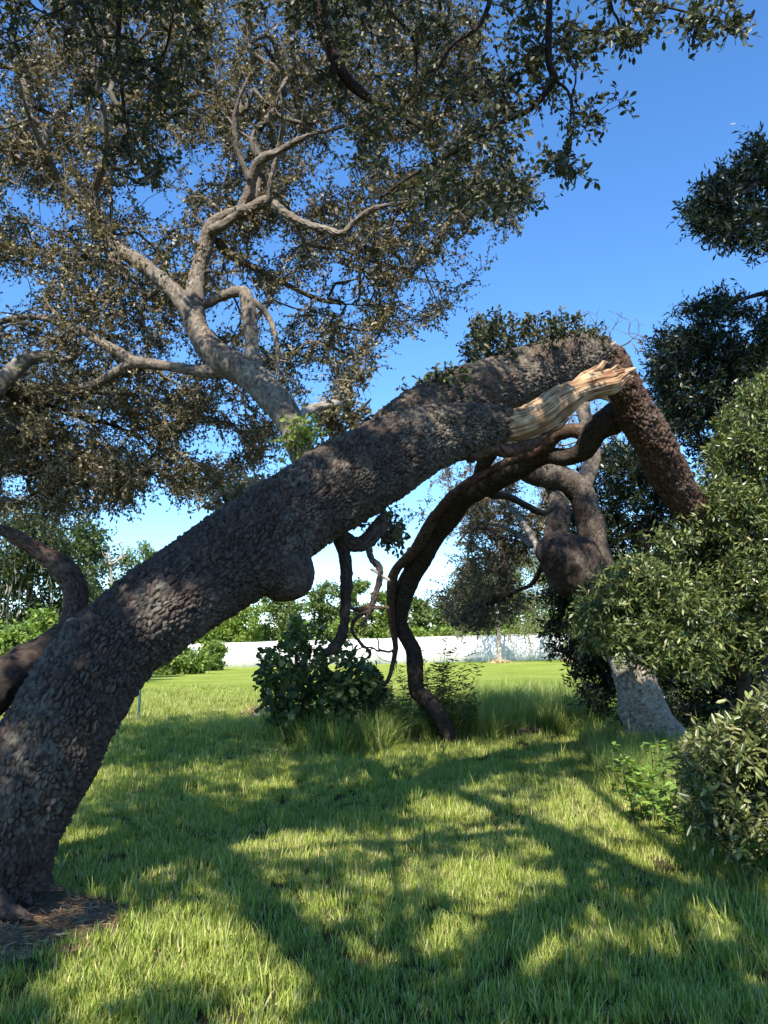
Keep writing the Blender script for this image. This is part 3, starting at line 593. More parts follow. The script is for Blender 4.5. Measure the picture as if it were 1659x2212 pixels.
# high limbs that reach out over the lawn and carry the hanging branches
ho.append(wpath([(0.7, -4.2, 5.6, 0.16), (0.5, -2.4, 7.8, 0.10), (0.3, 0.3, 9.0, 0.065), (0.5, 2.4, 8.8, 0.05), (0.8, 4.2, 7.5, 0.04), (1.1, 5.0, 6.7, 0.03)]))
ho.append(wpath([(0.6, -2.2, 7.6, 0.12), (-0.8, 0.4, 8.6, 0.11), (-1.6, 2.6, 8.2, 0.08), (-1.9, 4.2, 7.1, 0.05), (-1.9, 4.7, 6.6, 0.03)]))
ho.append(wpath([(0.7, -4.2, 5.6, 0.18), (2.6, -2.2, 8.4, 0.15), (5.0, 0.5, 10.5, 0.13), (6.2, 3.0, 11.6, 0.10), (6.8, 5.5, 12.0, 0.06)]))  # unseen limb added to carry leaves that shade the right-hand trees
ho.append(wpath([(0.7, -4.2, 5.6, 0.16), (-2.0, -2.6, 7.8, 0.14), (-3.6, -0.4, 8.8, 0.11), (-4.6, 1.6, 9.2, 0.08)]))
for k, p in enumerate(ho): bo('limb', p, M['bark_dark'], hang_oak, seed=51 + k, **HL)
vis = []
def vl(pts, k): vis.append(pxpath(pts)); bark_obj('limb', vis[-1], M['bark_dark'], hang_oak, 0.012, 18, seed=70 + k, plate=(0.04, 0.02), amp=0.003, lump=0.12)
vl([(700, -90, 4.9, 30), (690, -20, 4.9, 27), (697, 60, 4.95, 25), (735, 150, 5.0, 25), (780, 200, 5.05, 22), (850, 240, 5.1, 14), (930, 290, 5.2, 8)], 0)
vl([(1215, -90, 4.7, 16), (1190, -20, 4.7, 15), (1186, 60, 4.75, 14), (1186, 135, 4.8, 15), (1196, 172, 4.85, 14), (1150, 232, 4.95, 13), (1090, 262, 5.0, 11), (1030, 300, 5.1, 10), (960, 340, 5.2, 9), (880, 385, 5.3, 7), (820, 430, 5.4, 5)], 1)
vl([(1040, -90, 4.8, 12), (1060, -10, 4.8, 12), (1030, 60, 4.85, 9), (980, 95, 4.9, 7), (945, 150, 5.0, 5)], 2)
vl([(1200, 175, 4.8, 8), (1228, 200, 4.8, 7), (1240, 260, 4.85, 5), (1225, 330, 4.9, 4)], 3)
vl([(255, -90, 5.0, 14), (258, 0, 5.0, 13), (255, 90, 5.1, 11), (262, 180, 5.2, 8), (270, 260, 5.3, 6)], 4)
vl([(340, -90, 5.0, 10), (370, 10, 5.0, 8), (360, 100, 5.1, 6), (330, 180, 5.2, 4)], 5)
vl([(1280, -100, 4.5, 9), (1300, -20, 4.5, 8), (1420, 10, 4.5, 6), (1500, 30, 4.5, 5), (1580, 50, 4.5, 3)], 6)
vl([(840, -80, 5.0, 10), (830, 0, 5.0, 9), (890, 80, 5.1, 7), (900, 150, 5.2, 5), (890, 230, 5.3, 3)], 7)
HC = [(0.045, 0.058, 0.030), (0.065, 0.080, 0.036), (0.095, 0.10, 0.05), (0.17, 0.15, 0.08)]
vt = []
for poly, n, d0, d1, cl_ in (
        ([(660, -70), (1180, -70), (1290, 60), (1300, 130), (1250, 180), (1350, 200), (1375, 235), (1290, 270), (1250, 350), (1285, 380), (1190, 400), (1140, 460), (1090, 500), (980, 440), (860, 430), (760, 330), (690, 200)], 430, 4.7, 5.6, 0.34),
        ([(1180, -70), (1560, -70), (1600, 20), (1630, 60), (1550, 88), (1470, 60), (1420, 85), (1340, 110), (1290, 60)], 75, 4.3, 4.8, 0.3),
        ([(110, -70), (430, -70), (450, 60), (400, 200), (390, 330), (330, 400), (240, 400), (170, 270), (120, 120)], 190, 4.8, 5.6, 0.36),
        ([(430, -70), (680, -70), (660, 60), (560, 90), (460, 50)], 45, 4.8, 5.4, 0.3),
        ([(-80, -70), (120, -70), (110, 60), (40, 130), (-80, 150)], 40, 4.6, 5.2, 0.3)):
    x, y = sample_poly(poly, n, [(1010, 250, 30, 40), (960, 290, 25, 25), (1110, 360, 20, 20)], cl_, 1 / 60.0, 8.8); vt.append(atv(x, y, rng.uniform(d0, d1, n)))
vt = np.vstack(vt)
E, td = grow([skel_of(p, 0.1) for p in vis] + [skel_of(ho[6], 0.15)[-8:], skel_of(ho[7], 0.15)[-8:]], vt, step=0.12, r_tip=0.0028, expo=0.36, wig=0.12, lift=-0.05, rmax=0.02)
(sA, sB), lp, ld = sprays(vt, td, 3, (0.08, 0.2), 6, 0.25)
obj('crown', leaf_mesh('crown', lp, ld, rng.uniform(0.036, 0.066, len(lp)), 0.46, pal(len(lp), HC, [4, 4, 2, 0.7]), M['leaf']), hang_oak, 'stuff')
obj('twigs', mesh_np('twigs', *merge([tubes(*E, sides=4), tubes(sA, sB, np.full(len(sA), 0.0025), np.full(len(sA), 0.0014), sides=3)]), M['twig_dark'], True), hang_oak, 'stuff')
# rest of its crown, unseen: leaf clusters laid out for the shade they cast
LIT = [(905, 1638, 200, 26), (500, 1600, 170, 14), (675, 1642, 60, 12), (1190, 1617, 45, 12), (1190, 1678, 160, 32), (1290, 1705, 70, 25), (980, 1752, 120, 24), (1330, 1762, 150, 40), (1080, 1795, 60, 14),
       (610, 1826, 170, 34), (372, 1873, 46, 14), (855, 1928, 50, 50), (1055, 1905, 130, 58), (1405, 1852, 110, 32), (970, 2025, 90, 46), (1155, 2090, 66, 62), (1545, 2015, 60, 30), (1650, 2110, 40, 50), (1390, 2040, 70, 30),
       (700, 1960, 60, 40), (800, 2050, 60, 60), (380, 2060, 230, 95), (560, 2150, 150, 90), (180, 2150, 110, 80), (960, 2160, 60, 60), (1450, 1780, 80, 40), (1640, 1780, 200, 95), (1420, 1700, 160, 60), (1500, 1650, 120, 40), (1700, 1860, 150, 50), (235, 1840, 95, 48)]
SH = []
def shade_cloud(poly, n, h0, h1, lit=LIT):
    x, y = sample_poly(poly, n, lit); h = rng.uniform(h0, h1, n)
    SH.append(np.array([shade_pt(a, b, c) for a, b, c in zip(x, y, h)]))
shade_cloud([(-60, 2230), (-60, 1800), (150, 1700), (900, 1690), (1500, 1830), (1700, 1900), (1700, 2230)], 900, 5.4, 6.6)
shade_cloud([(200, 1720), (250, 1620), (900, 1600), (1250, 1640), (1350, 1760), (900, 1790), (300, 1800)], 420, 7.2, 9.0)
shade_cloud([(150, 1800), (230, 1630), (560, 1618), (760, 1665), (740, 1780), (500, 1800)], 260, 7.0, 9.0, [(330, 1680, 40, 8), (560, 1700, 50, 8), (640, 1640, 60, 10), (440, 1770, 40, 10), (650, 1760, 60, 12)])
shade_cloud([(860, 1600), (880, 1520), (1290, 1510), (1300, 1600), (1100, 1612)], 190, 9.0, 11.0)
shade_cloud([(180, 1586), (250, 1552), (580, 1552), (570, 1582)], 170, 9.5, 10.5, ())
def shade_obj(poly, n, depth, h_up, holes_=()):
    x, y = sample_poly(poly, n, holes_); t = atv(x, y, rng.uniform(*depth, n)); SH.append(t - LIGHT * (rng.uniform(*h_up, n) / math.sin(SUN_EL))[:, None])
shade_obj([(0, 1900), (0, 1500), (180, 1330), (260, 1330), (200, 1500), (100, 1800)], 60, (4.7, 5.2), (4.5, 6.0), [(85, 1680, 120, 95)])      # foot of the leaning trunk
shade_obj([(350, 1260), (400, 1150), (520, 1070), (640, 1010), (720, 1000), (700, 1180), (520, 1330), (400, 1350)], 170, (5.4, 6.2), (4.0, 5.5), [(690, 1085, 34, 46), (560, 1075, 40, 14)])
shade_obj([(60, 1480), (200, 1310), (300, 1240), (300, 1300), (220, 1420), (260, 1480), (190, 1600), (60, 1600)], 50, (5.0, 5.4), (4.0, 5.5), [(300, 1370, 110, 100), (85, 1680, 120, 100)])
shade_obj([(720, 990), (760, 970), (840, 1050), (740, 1130)], 16, (6.3, 6.6), (4.0, 5.2))
shade_obj([(1400, 680), (1659, 640), (1659, 880), (1520, 1000), (1460, 1040), (1400, 880)], 170, (12.5, 14), (6.5, 8.5))  # unseen leaves added to shade the trees at the right
shade_obj([(1180, 1090), (1470, 1050), (1480, 1300), (1260, 1430), (1180, 1400)], 130, (12.5, 14.5), (7.5, 9.5))
shade_obj([(660, -70), (1180, -70), (1290, 130), (1350, 220), (1250, 350), (1090, 480), (860, 430), (690, 200)], 80, (4.7, 5.6), (2.4, 4.0))  # unseen leaves added to darken the hanging branches below
shade_obj([(110, -70), (430, -70), (400, 200), (330, 400), (240, 400), (120, 120)], 60, (4.8, 5.6), (2.4, 4.0))
ST = np.vstack(SH)
X_, Y_ = px_of(ST); dpt = (ST - CAM) @ FWD
ST = ST[~((dpt > 0.2) & (X_ > -60) & (X_ < 1719) & (Y_ > -45))]       # only clusters out of view are kept
E, td = grow([skel_of(p, 0.2) for p in ho] + [skel_of(ho_trunk, 0.3)[-3:]], ST, step=0.3, r_tip=0.004, expo=0.36, wig=0.07, rmax=0.05)
(sA, sB), lp, ld = sprays(ST, td, 4, (0.12, 0.3), 7, 0.1)
obj('crown', leaf_mesh('crown', lp, ld, rng.uniform(0.07, 0.10, len(lp)), 0.55, pal(len(lp), HC, [4, 4, 2, 0.7]), M['leaf'], quad=True), hang_oak, 'stuff')
obj('twigs', mesh_np('twigs', *tubes(*E, sides=4), M['twig_dark'], True), hang_oak, 'stuff')

# ================================================================== PALE-TRUNKED OAK at the right
b2 = gp(1425, 1610)
oak2 = thing('oak_tree', 'gnarled oak with pale grey trunk and bulging burl beside glossy shrubs', 'tree', (b2[0], b2[1], 0))
o2 = []
def l2(name, pts, mat, seed, **k):
    kw = dict(plate=(0.05, 0.028), amp=0.008, lump=0.1, nring=32, step=0.025); kw.update(k)
    p = pxpath(pts); st, nr = kw.pop('step'), kw.pop('nring'); bark_obj(name, p, M[mat], oak2, st, nr, seed=seed, **kw); o2.append(p)
D2 = b2[1]
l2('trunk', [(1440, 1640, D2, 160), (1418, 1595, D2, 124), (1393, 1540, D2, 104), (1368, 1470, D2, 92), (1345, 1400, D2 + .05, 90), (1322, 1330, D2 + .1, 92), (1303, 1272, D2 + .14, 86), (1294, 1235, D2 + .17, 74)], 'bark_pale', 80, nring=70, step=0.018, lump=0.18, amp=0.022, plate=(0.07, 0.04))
l2('limb', [(1312, 1300, D2 + .12, 78), (1298, 1255, D2 + .15, 80), (1284, 1190, D2 + .2, 66), (1272, 1120, D2 + .2, 60), (1252, 1062, D2 + .2, 58), (1210, 1034, D2 + .15, 58), (1160, 1022, D2 + .1, 56), (1122, 1000, D2, 52), (1108, 965, D2, 48), (1110, 920, D2, 40)], 'bark_baked_light', 88, nring=70, step=0.014)  # darker bark than the lit trunk: shade painted into the upper limb
l2('burl', [(1318, 1290, D2 + .1, 110), (1270, 1245, D2 - .05, 130), (1225, 1208, D2 - .1, 126), (1190, 1192, D2 - .15, 96), (1166, 1190, D2 - .2, 48)], 'bark', 81, nring=80, lump=0.22, step=0.014)  # dark bark also stands for the shade on the burl
l2('limb', [(1200, 1200, D2 - .1, 60), (1202, 1150, D2, 56), (1208, 1110, D2, 50), (1200, 1070, D2 + .2, 34), (1180, 1040, D2 + .4, 22)], 'bark_baked_light', 82)
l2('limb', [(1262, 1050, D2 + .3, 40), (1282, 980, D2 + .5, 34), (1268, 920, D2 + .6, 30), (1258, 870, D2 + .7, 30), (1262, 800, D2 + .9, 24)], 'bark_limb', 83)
l2('limb', [(1165, 1200, D2, 14), (1150, 1160, D2 + .3, 14), (1110, 1105, D2 + .8, 12), (1060, 1070, D2 + 1.2, 11), (1010, 1085, D2 + 1.6, 9), (960, 1110, D2 + 2, 6)], 'bark_pale', 84, nring=18)
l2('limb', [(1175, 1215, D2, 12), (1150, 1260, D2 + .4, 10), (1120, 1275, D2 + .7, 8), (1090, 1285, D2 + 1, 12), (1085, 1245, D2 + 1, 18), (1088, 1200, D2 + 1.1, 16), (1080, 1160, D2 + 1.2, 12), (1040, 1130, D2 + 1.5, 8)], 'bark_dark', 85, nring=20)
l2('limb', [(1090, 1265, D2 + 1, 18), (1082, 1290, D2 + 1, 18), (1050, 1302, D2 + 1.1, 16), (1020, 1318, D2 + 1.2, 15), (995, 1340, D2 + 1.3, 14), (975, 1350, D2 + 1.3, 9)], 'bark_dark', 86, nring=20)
l2('limb', [(1150, 1180, D2 + .5, 12), (1110, 1150, D2 + 1.2, 10), (1060, 1130, D2 + 1.8, 9), (1010, 1150, D2 + 2.4, 7), (985, 1180, D2 + 2.6, 5)], 'bark_pale', 87, nring=16)
x, y = sample_poly([(880, 1080), (960, 1010), (1080, 980), (1190, 1050), (1190, 1110), (1150, 1180), (1160, 1290), (1100, 1330), (1060, 1360), (980, 1350), (930, 1290), (930, 1200)], 760, [(890, 1180, 40, 60), (930, 1250, 25, 30), (1150, 1090, 20, 15), (1130, 1240, 30, 20)], 0.32, 1 / 60.0, 1.7)
t2 = atv(x, y, rng.uniform(D2 + 0.6, D2 + 4.5, len(x)))
x, y = sample_poly([(1150, 900), (1260, 850), (1340, 900), (1330, 960), (1200, 1000)], 30); t2 = np.vstack([t2, atv(x, y, rng.uniform(D2 + 1, D2 + 3, 30))])
E, td = grow([skel_of(p, 0.15) for p in o2], t2, step=0.2, r_tip=0.005, expo=0.38, wig=0.12)
(sA, sB), lp, ld = sprays(t2, td, 4, (0.15, 0.35), 10, 0.15)
obj('crown', leaf_mesh('crown', lp, ld, rng.uniform(0.04, 0.075, len(lp)), 0.5, pal(len(lp), OAKC, [4, 3, 2, 3, 1.2]), M['leaf'], quad=True), oak2, 'stuff')
obj('twigs', mesh_np('twigs', *merge([tubes(*E, sides=4), tubes(sA, sB, np.full(len(sA), 0.004), np.full(len(sA), 0.002), sides=3)]), M['twig'], True), oak2, 'stuff')

# ================================================================== EVERGREENS AT THE RIGHT
GLOSS = [(0.070, 0.100, 0.028), (0.115, 0.150, 0.042), (0.040, 0.062, 0.022), (0.18, 0.21, 0.068), (0.25, 0.26, 0.11)]
GDARK = [(0.016, 0.027, 0.014), (0.027, 0.042, 0.019), (0.012, 0.020, 0.012), (0.05, 0.066, 0.030)]  # dark green leaves, with the shade on the tree added to their colour
def leafy(name, label, cat, base_px, stems, regions, cols, wts, size, width, nsub, nleaf, sub, mat='leaf_gloss', bark='bark_dark', twig='twig_dark', group=None, droop=0.0, r_tip=0.004, quad=False, basez=0.0):
    root = thing(name, label, cat, (base_px[0], base_px[1], basez), group)
    sk = []
    for k, s_ in enumerate(stems):
        p = np.array(s_, float) if len(s_[0]) == 4 and name.startswith('w_') else pxpath(s_); bark_obj('stem', p, M[bark], root, 0.03, 16, seed=90 + k, plate=(0.05, 0.03), amp=0.004, lump=0.1); sk.append(skel_of(p, 0.15))
    T = []
    for (poly, n, d0, d1, cl_, seed) in regions:
        x, y = sample_poly(poly, n, (), cl_, 1 / 70.0, seed); T.append(atv(x, y, d0 + (d1 - d0) * rng.random(n) ** 0.8))
    T = np.vstack(T); T = T[T[:, 2] > 0.05]
    E_, d_ = grow(sk, T, step=0.3, r_tip=r_tip, expo=0.36, wig=0.08)
    (a_, b_), p_, dl = sprays(T, d_, nsub, sub, nleaf, droop)
    if quad: a_, b_ = a_[::2], b_[::2]
    k = p_[:, 2] > 0.03; p_, dl = p_[k], dl[k]
    obj('crown', leaf_mesh(name, p_, dl, rng.uniform(*size, len(p_)), width, pal(len(p_), cols, wts), M[mat], quad=quad), root, 'stuff')
    obj('twigs', mesh_np(name, *merge([tubes(*E_, sides=3), tubes(a_, b_, np.full(len(a_), 0.0035), np.full(len(a_), 0.002), sides=3)]), M[twig], True), root, 'stuff')
    return root
bt = gp(1600, 1590)
leafy('evergreen_tree', 'tall dark evergreen tree rising behind the broken top of the leaning oak', 'tree', (bt[0] + 0.8, 13.6),
      [[(1760, 1600, 13.6, 90), (1740, 1300, 13.6, 80), (1700, 1000, 13.6, 66), (1680, 780, 13.5, 46), (1690, 560, 12.5, 36), (1660, 400, 11.5, 16), (1600, 420, 11.2, 8)],
       [(1700, 1000, 13.6, 40), (1600, 850, 13.3, 26), (1520, 760, 13.0, 16)], [(1740, 1300, 13.6, 40), (1560, 1200, 14.0, 26), (1400, 1150, 14.3, 18), (1300, 1180, 14.5, 12)],
       [(1720, 900, 13.5, 24), (1690, 640, 13.0, 16), (1659, 632, 12.8, 12), (1590, 650, 12.6, 7)]],
      [([(1700, 300), (1640, 310), (1580, 350), (1530, 385), (1490, 420), (1475, 470), (1500, 505), (1560, 520), (1610, 548), (1700, 530)], 190, 10.8, 12.0, 0.25, 2.0),
       ([(1700, 640), (1640, 650), (1560, 640), (1470, 660), (1430, 700), (1410, 760), (1400, 830), (1415, 900), (1460, 960), (1520, 1010), (1700, 1010)], 640, 12.0, 14.0, 0.2, 5.0),
       ([(1180, 1150), (1230, 1060), (1300, 960), (1400, 960), (1480, 1060), (1540, 1050), (1700, 1000), (1700, 1565), (1300, 1560), (1255, 1500), (1240, 1440), (1180, 1400)], 1750, 13.4, 15.4, 0.05, 6.0)],
      GDARK, [4, 4, 2, 1], (0.08, 0.15), 0.30, 5, 9, (0.15, 0.40), twig='twig_dark', droop=0.05, quad=True)
bs = gp(1560, 1640)
leafy('glossy_shrub', 'tall sunlit glossy shrub with narrow leaves in front of the pale trunk', 'shrub', (bs[0], 10.4),
      [[(1640, 1640, 10.6, 40), (1600, 1450, 10.5, 34), (1520, 1300, 10.2, 22), (1420, 1280, 9.9, 14), (1300, 1360, 9.6, 6)], [(1660, 1640, 10.6, 40), (1640, 1400, 10.5, 34), (1620, 1100, 10.3, 22), (1620, 900, 10.2, 10)],
       [(1600, 1450, 10.5, 24), (1500, 1420, 10.2, 16), (1400, 1440, 10.0, 8)]],
      [([(1700, 790), (1620, 840), (1570, 880), (1545, 950), (1530, 1010), (1500, 1090), (1430, 1140), (1370, 1190), (1400, 1250), (1550, 1300), (1700, 1300)], 560, 9.6, 11.0, 0.08, 3.0),
       ([(1370, 1190), (1300, 1250), (1265, 1290), (1240, 1340), (1250, 1385), (1300, 1400), (1340, 1420), (1420, 1440), (1480, 1465), (1540, 1470), (1560, 1300)], 500, 9.0, 10.4, 0.12, 4.0),
       ([(1500, 1250), (1700, 1200), (1700, 1430), (1560, 1450), (1450, 1450)], 240, 9.6, 11.0, 0.1, 9.0)],
      GLOSS, [3, 4, 1.5, 2, 0.8], (0.065, 0.11), 0.30, 6, 9, (0.12, 0.30), quad=True)
leafy('glossy_shrub', 'low rounded glossy shrub at the edge of the mown grass', 'shrub', (gp(1640, 1850)[0], 5.8),
      [[(1690, 1890, 5.9, 40), (1670, 1760, 5.9, 30), (1620, 1660, 5.8, 16), (1560, 1620, 5.7, 8)], [(1700, 1890, 5.9, 40), (1700, 1700, 5.9, 26), (1680, 1560, 5.9, 12)], [(1680, 1880, 5.8, 30), (1600, 1760, 5.6, 16), (1530, 1720, 5.5, 8)]],
      [([(1800, 1490), (1660, 1515), (1590, 1560), (1520, 1590), (1490, 1640), (1495, 1720), (1520, 1790), (1570, 1830), (1640, 1860), (1800, 1880)], 460, 5.2, 6.6, 0.1, 7.0)],
      [(0.075, 0.092, 0.026), (0.125, 0.145, 0.040), (0.18, 0.195, 0.062), (0.26, 0.26, 0.11)], [3, 3, 2, 0.8], (0.055, 0.095), 0.28, 6, 8, (0.09, 0.22))

# ================================================================== MIDDLE CLUMP
SHR = [(0.05, 0.085, 0.026), (0.08, 0.12, 0.036), (0.035, 0.058, 0.020), (0.13, 0.17, 0.055)]
def broad_leaf_mesh(name, mat, col, width=0.8):
    ts = np.linspace(0, 1, 7); wd = np.sin(np.pi * ts ** 0.75) * 0.5 * width; V = []; Q = []
    for i, t in enumerate(ts):
        for s_ in (-1, 0, 1): V.append([t, s_ * wd[i], 0.10 * abs(s_) * wd[i] * 2 - 0.18 * t * t])
    for i in range(6):
        for k in range(2): Q.append([i * 3 + k, i * 3 + k + 1, i * 3 + k + 4, i * 3 + k + 3])
    return mesh_np(name, np.array(V), np.array(Q), mat, True, {'col': np.array(col)[None]})
from mathutils import Matrix, Vector
def leaf_objects(name, P, D, size, meshes, parent, flat=0.6):
    off = np.array(parent.location)
    for i in range(len(P)):
        d = Vector(D[i]).normalized(); up = Vector(rng.normal(0, 0.55, 3) + np.array([0, 0, flat])).normalized()
        sd = up.cross(d).normalized(); n_ = d.cross(sd)
        o = bpy.data.objects.new(name, meshes[rng.integers(len(meshes))]); s_ = float(size[i])
        m_ = Matrix((d, sd, n_)).transposed().to_4x4(); m_ = Matrix.Translation(Vector(P[i] - off)) @ m_ @ Matrix.Scale(s_, 4)
        o.matrix_local = m_; link(o, parent); o.matrix_local = m_
SHM = [broad_leaf_mesh('leaf', M['leaf_soft'], c, w_) for c, w_ in zip(SHR + [(0.10, 0.15, 0.045)], (0.8, 0.9, 0.75, 0.85, 0.95))]
mb = gp(660, 1600)
shrub = thing('broadleaf_shrub', 'rounded broad-leaved shrub growing below the dangling limbs', 'shrub', (mb[0], mb[1], 0))
sk = []
for k, s_ in enumerate(([(680, 1600, 12.6, 14), (660, 1520, 12.6, 11), (640, 1430, 12.6, 8), (650, 1360, 12.6, 4)], [(690, 1600, 12.6, 14), (720, 1500, 12.7, 10), (760, 1440, 12.7, 5)], [(670, 1600, 12.5, 12), (620, 1520, 12.3, 8), (585, 1470, 12.2, 4)])):
    p = pxpath(s_); bark_obj('stem', p, M['bark_dark'], shrub, 0.04, 10, seed=120 + k, amp=0.003); sk.append(skel_of(p))
x, y = sample_poly([(570, 1500), (560, 1440), (600, 1380), (640, 1340), (690, 1360), (740, 1410), (800, 1440), (830, 1500), (800, 1570), (700, 1590), (630, 1590), (590, 1550)], 230); T = atv(x, y, rng.uniform(11.8, 13.4, 230))
E, td = grow(sk, T, step=0.15, r_tip=0.004, wig=0.08)
(sA, sB), lp, ld = sprays(T, td, 3, (0.1, 0.22), 4, 0.2); ls = rng.uniform(0.08, 0.15, len(lp))
obj('twigs', mesh_np('twigs', *merge([tubes(*E, sides=4), tubes(sA, sB, np.full(len(sA), 0.003), np.full(len(sA), 0.002), sides=3)]), M['twig_dark'], True), shrub, 'stuff')
o_ = np.argsort(-(ls / lp[:, 1] * (1 + 0.8 * (lp[:, 1] < 12.5)))); near, rest = o_[:300], o_[300:]
leaf_objects('leaf', lp[near], ld[near], ls[near], SHM, shrub)
obj('leaves', leaf_mesh('leaves', lp[rest], ld[rest], ls[rest], 0.8, pal(len(rest), SHR, [3, 3, 2, 1]), M['leaf_soft'], flat=0.6), shrub, 'stuff')

# tall weeds: lance leaves set round upright stems
WC = [(0.06, 0.10, 0.03), (0.10, 0.15, 0.045), (0.15, 0.19, 0.06)]
def weed(name, label, cat, px, py, depth, h, n_stem, leafn, lsize, lw, cols, group=None, mat='leaf_soft', lean=0.15, spread=0.1):
    b = at(px, py, depth); gz = float(terrain(b[0], b[1])); root = thing(name, label, cat, (b[0], b[1], gz), group)
    segA, segB, ra, rb, LP, LD = [], [], [], [], [], []
    for k in range(n_stem):
        p = np.array([b[0], b[1], gz - 0.02]) + np.array([*rng.normal(0, spread, 2), 0]); hh = h * rng.uniform(0.65, 1.1); d = unit(np.array([*rng.normal(0, lean, 2), 1.0])); ns = 8
        for i in range(ns):
            q = p + d * hh / ns; segA.append(p); segB.append(q); ra.append(0.008 * (1 - i / ns) + 0.002); rb.append(0.008 * (1 - (i + 1) / ns) + 0.002); p = q
            d = unit(d + np.array([*rng.normal(0, 0.10, 2), -0.02]))
            if i > 0:
                for c in range(max(1, leafn // ns)):
                    a_ = rng.uniform(0, 2 * PI); LP.append(p - d * rng.random() * hh / ns); LD.append(unit(np.array([math.cos(a_), math.sin(a_), rng.uniform(-0.2, 0.6)])))
    for k in range(n_stem):
        q_ = slice(k * 8, k * 8 + 8); obj('stem', mesh_np('stem', *tubes(np.array(segA)[q_], np.array(segB)[q_], np.array(ra)[q_], np.array(rb)[q_], sides=5), M['stem_green'], True), root)
    LP = np.array(LP); obj('leaves', leaf_mesh('leaves', LP, np.array(LD), rng.uniform(*lsize, len(LP)), lw, pal(len(LP), cols, [1] * len(cols)), M[mat], flat=0.8), root, 'stuff')
    return root
for k, (px, dp, h) in enumerate(((925, 13.3, 1.5), (955, 13.5, 1.75), (985, 13.2, 1.25), (1005, 13.6, 0.9), (940, 14.0, 1.6), (880, 13.8, 1.2), (820, 13.2, 1.0), (785, 13.5, 1.1), (860, 13.0, 0.8))):
    g = at(px, 1560, dp)
    weed('tall_weed', 'tall green weed with lance-shaped leaves round the fallen limb', 'plant', px, 1560, dp, h, 7, 60, (0.09, 0.18), 0.2, WC, 'weeds round the fallen limb')
for k, (px, py, dp, h) in enumerate(((1400, 1760, 7.3, 0.55), (1440, 1700, 8.0, 0.7), (1350, 1690, 8.4, 0.6), (1470, 1790, 6.7, 0.45))):
    weed('nettle', 'bright green leafy weed between the low shrub and the mown grass', 'plant', px, py, dp, h, 5, 24, (0.06, 0.12), 0.5, [(0.15, 0.25, 0.045), (0.22, 0.33, 0.065), (0.10, 0.17, 0.035)], 'weeds beside the low shrub')
weed('tall_weed', 'single tall feathery weed beside the foot of the pale trunk', 'plant', 1322, 1600, 11.2, 1.15, 3, 50, (0.06, 0.11), 0.25, [(0.10, 0.15, 0.05), (0.16, 0.21, 0.07)], lean=0.06, spread=0.05)
# broad-leaved plant in the corner below the low shrub
cb = gp(1625, 1925); cpl = thing('broadleaf_plant', 'broad-leaved green plant at the foot of the low shrub', 'plant', (cb[0], cb[1], 0))
PLM = [broad_leaf_mesh('leaf', M['leaf_soft'], c, w_) for c, w_ in (((0.05, 0.12, 0.025), 0.7), ((0.075, 0.16, 0.035), 0.75), ((0.04, 0.09, 0.025), 0.65))]
P_, D_, A_, B_ = [], [], [], []
for k in range(13):
    s0 = cb + np.array([rng.uniform(-0.14, 0.35), rng.uniform(-0.1, 0.3), 0]); d = unit(np.array([rng.normal(0, 0.3), rng.normal(-0.1, 0.3), 1])); L_ = rng.uniform(0.15, 0.4)
    A_.append(s0 - [0, 0, 0.02]); B_.append(s0 + d * L_)
    for c in range(4):
        a_ = c * PI / 2 + rng.uniform(0, 1.5); P_.append(s0 + d * L_ * (1 - 0.25 * (c // 2))); D_.append([math.cos(a_), math.sin(a_), 0.1])
for k in range(13): obj('stem', mesh_np('stem', *tubes(np.array(A_[k:k + 1]), np.array(B_[k:k + 1]), np.full(1, 0.005), np.full(1, 0.003), sides=5), M['stem_green'], True), cpl)
leaf_objects('leaf', np.array(P_), np.array(D_), rng.uniform(0.08, 0.14, len(P_)), PLM, cpl, 1.2)
# short rotting log in the shade of the right-hand weeds
lg0 = at(1140, 1560, 13.6); lg = thing('log', 'short dark rotting log lying in the shaded weeds', 'log', (lg0[0], lg0[1], float(terrain(lg0[0], lg0[1]))))
gz = float(terrain(lg0[0], lg0[1]))
bark_obj('bark', np.array([[lg0[0] - .24, lg0[1], gz + .06, .07], [lg0[0], lg0[1] + .05, gz + .08, .10], [lg0[0] + .25, lg0[1] + .12, gz + .07, .09], [lg0[0] + .36, lg0[1] + .15, gz + .05, .06]]), M['bark_dark'], lg, 0.02, 30, seed=140)

# ================================================================== FAR LAWN: WALL, POST, FAR TREES
def gz_(x, y): return float(terrain(x, y))
WL, WR = at(300, 1440, 80.0), at(1300, 1424, 72.0)
wdir = unit((WR - WL) * np.array([1, 1, 0])); wn = np.array([-wdir[1], wdir[0], 0])
w0 = WL - wdir * 26; wall = thing('boundary_wall', 'long white concrete wall closing off the far lawn', 'wall', (w0[0], w0[1], gz_(w0[0], w0[1])))
npan = 28; pl = 3.2
def prism(c0, c1, zb0, zb1, zt0, zt1, th):
    a = []
    for c, zb, zt in ((c0, zb0, zt0), (c1, zb1, zt1)):
        for s_ in (-1, 1):
            for z in (zb, zt): a.append([c[0] + wn[0] * th * s_ / 2, c[1] + wn[1] * th * s_ / 2, z])
    return np.array(a), np.array([[0, 1, 3, 2], [4, 6, 7, 5], [0, 4, 5, 1], [2, 3, 7, 6], [1, 5, 7, 3], [0, 2, 6, 4]])
for k in range(npan):
    c0 = w0 + wdir * (k * pl + 0.008); c1 = w0 + wdir * ((k + 1) * pl - 0.008); z0, z1 = gz_(c0[0], c0[1]), gz_(c1[0], c1[1])
    obj('panel', mesh_np('panel', *prism(c0, c1, z0 - 0.4, z1 - 0.4, z0 + 2.36, z1 + 2.36, 0.16), M['wall']), wall)
c0 = w0; c1 = w0 + wdir * npan * pl; z0, z1 = gz_(c0[0], c0[1]), gz_(c1[0], c1[1])
parts = []
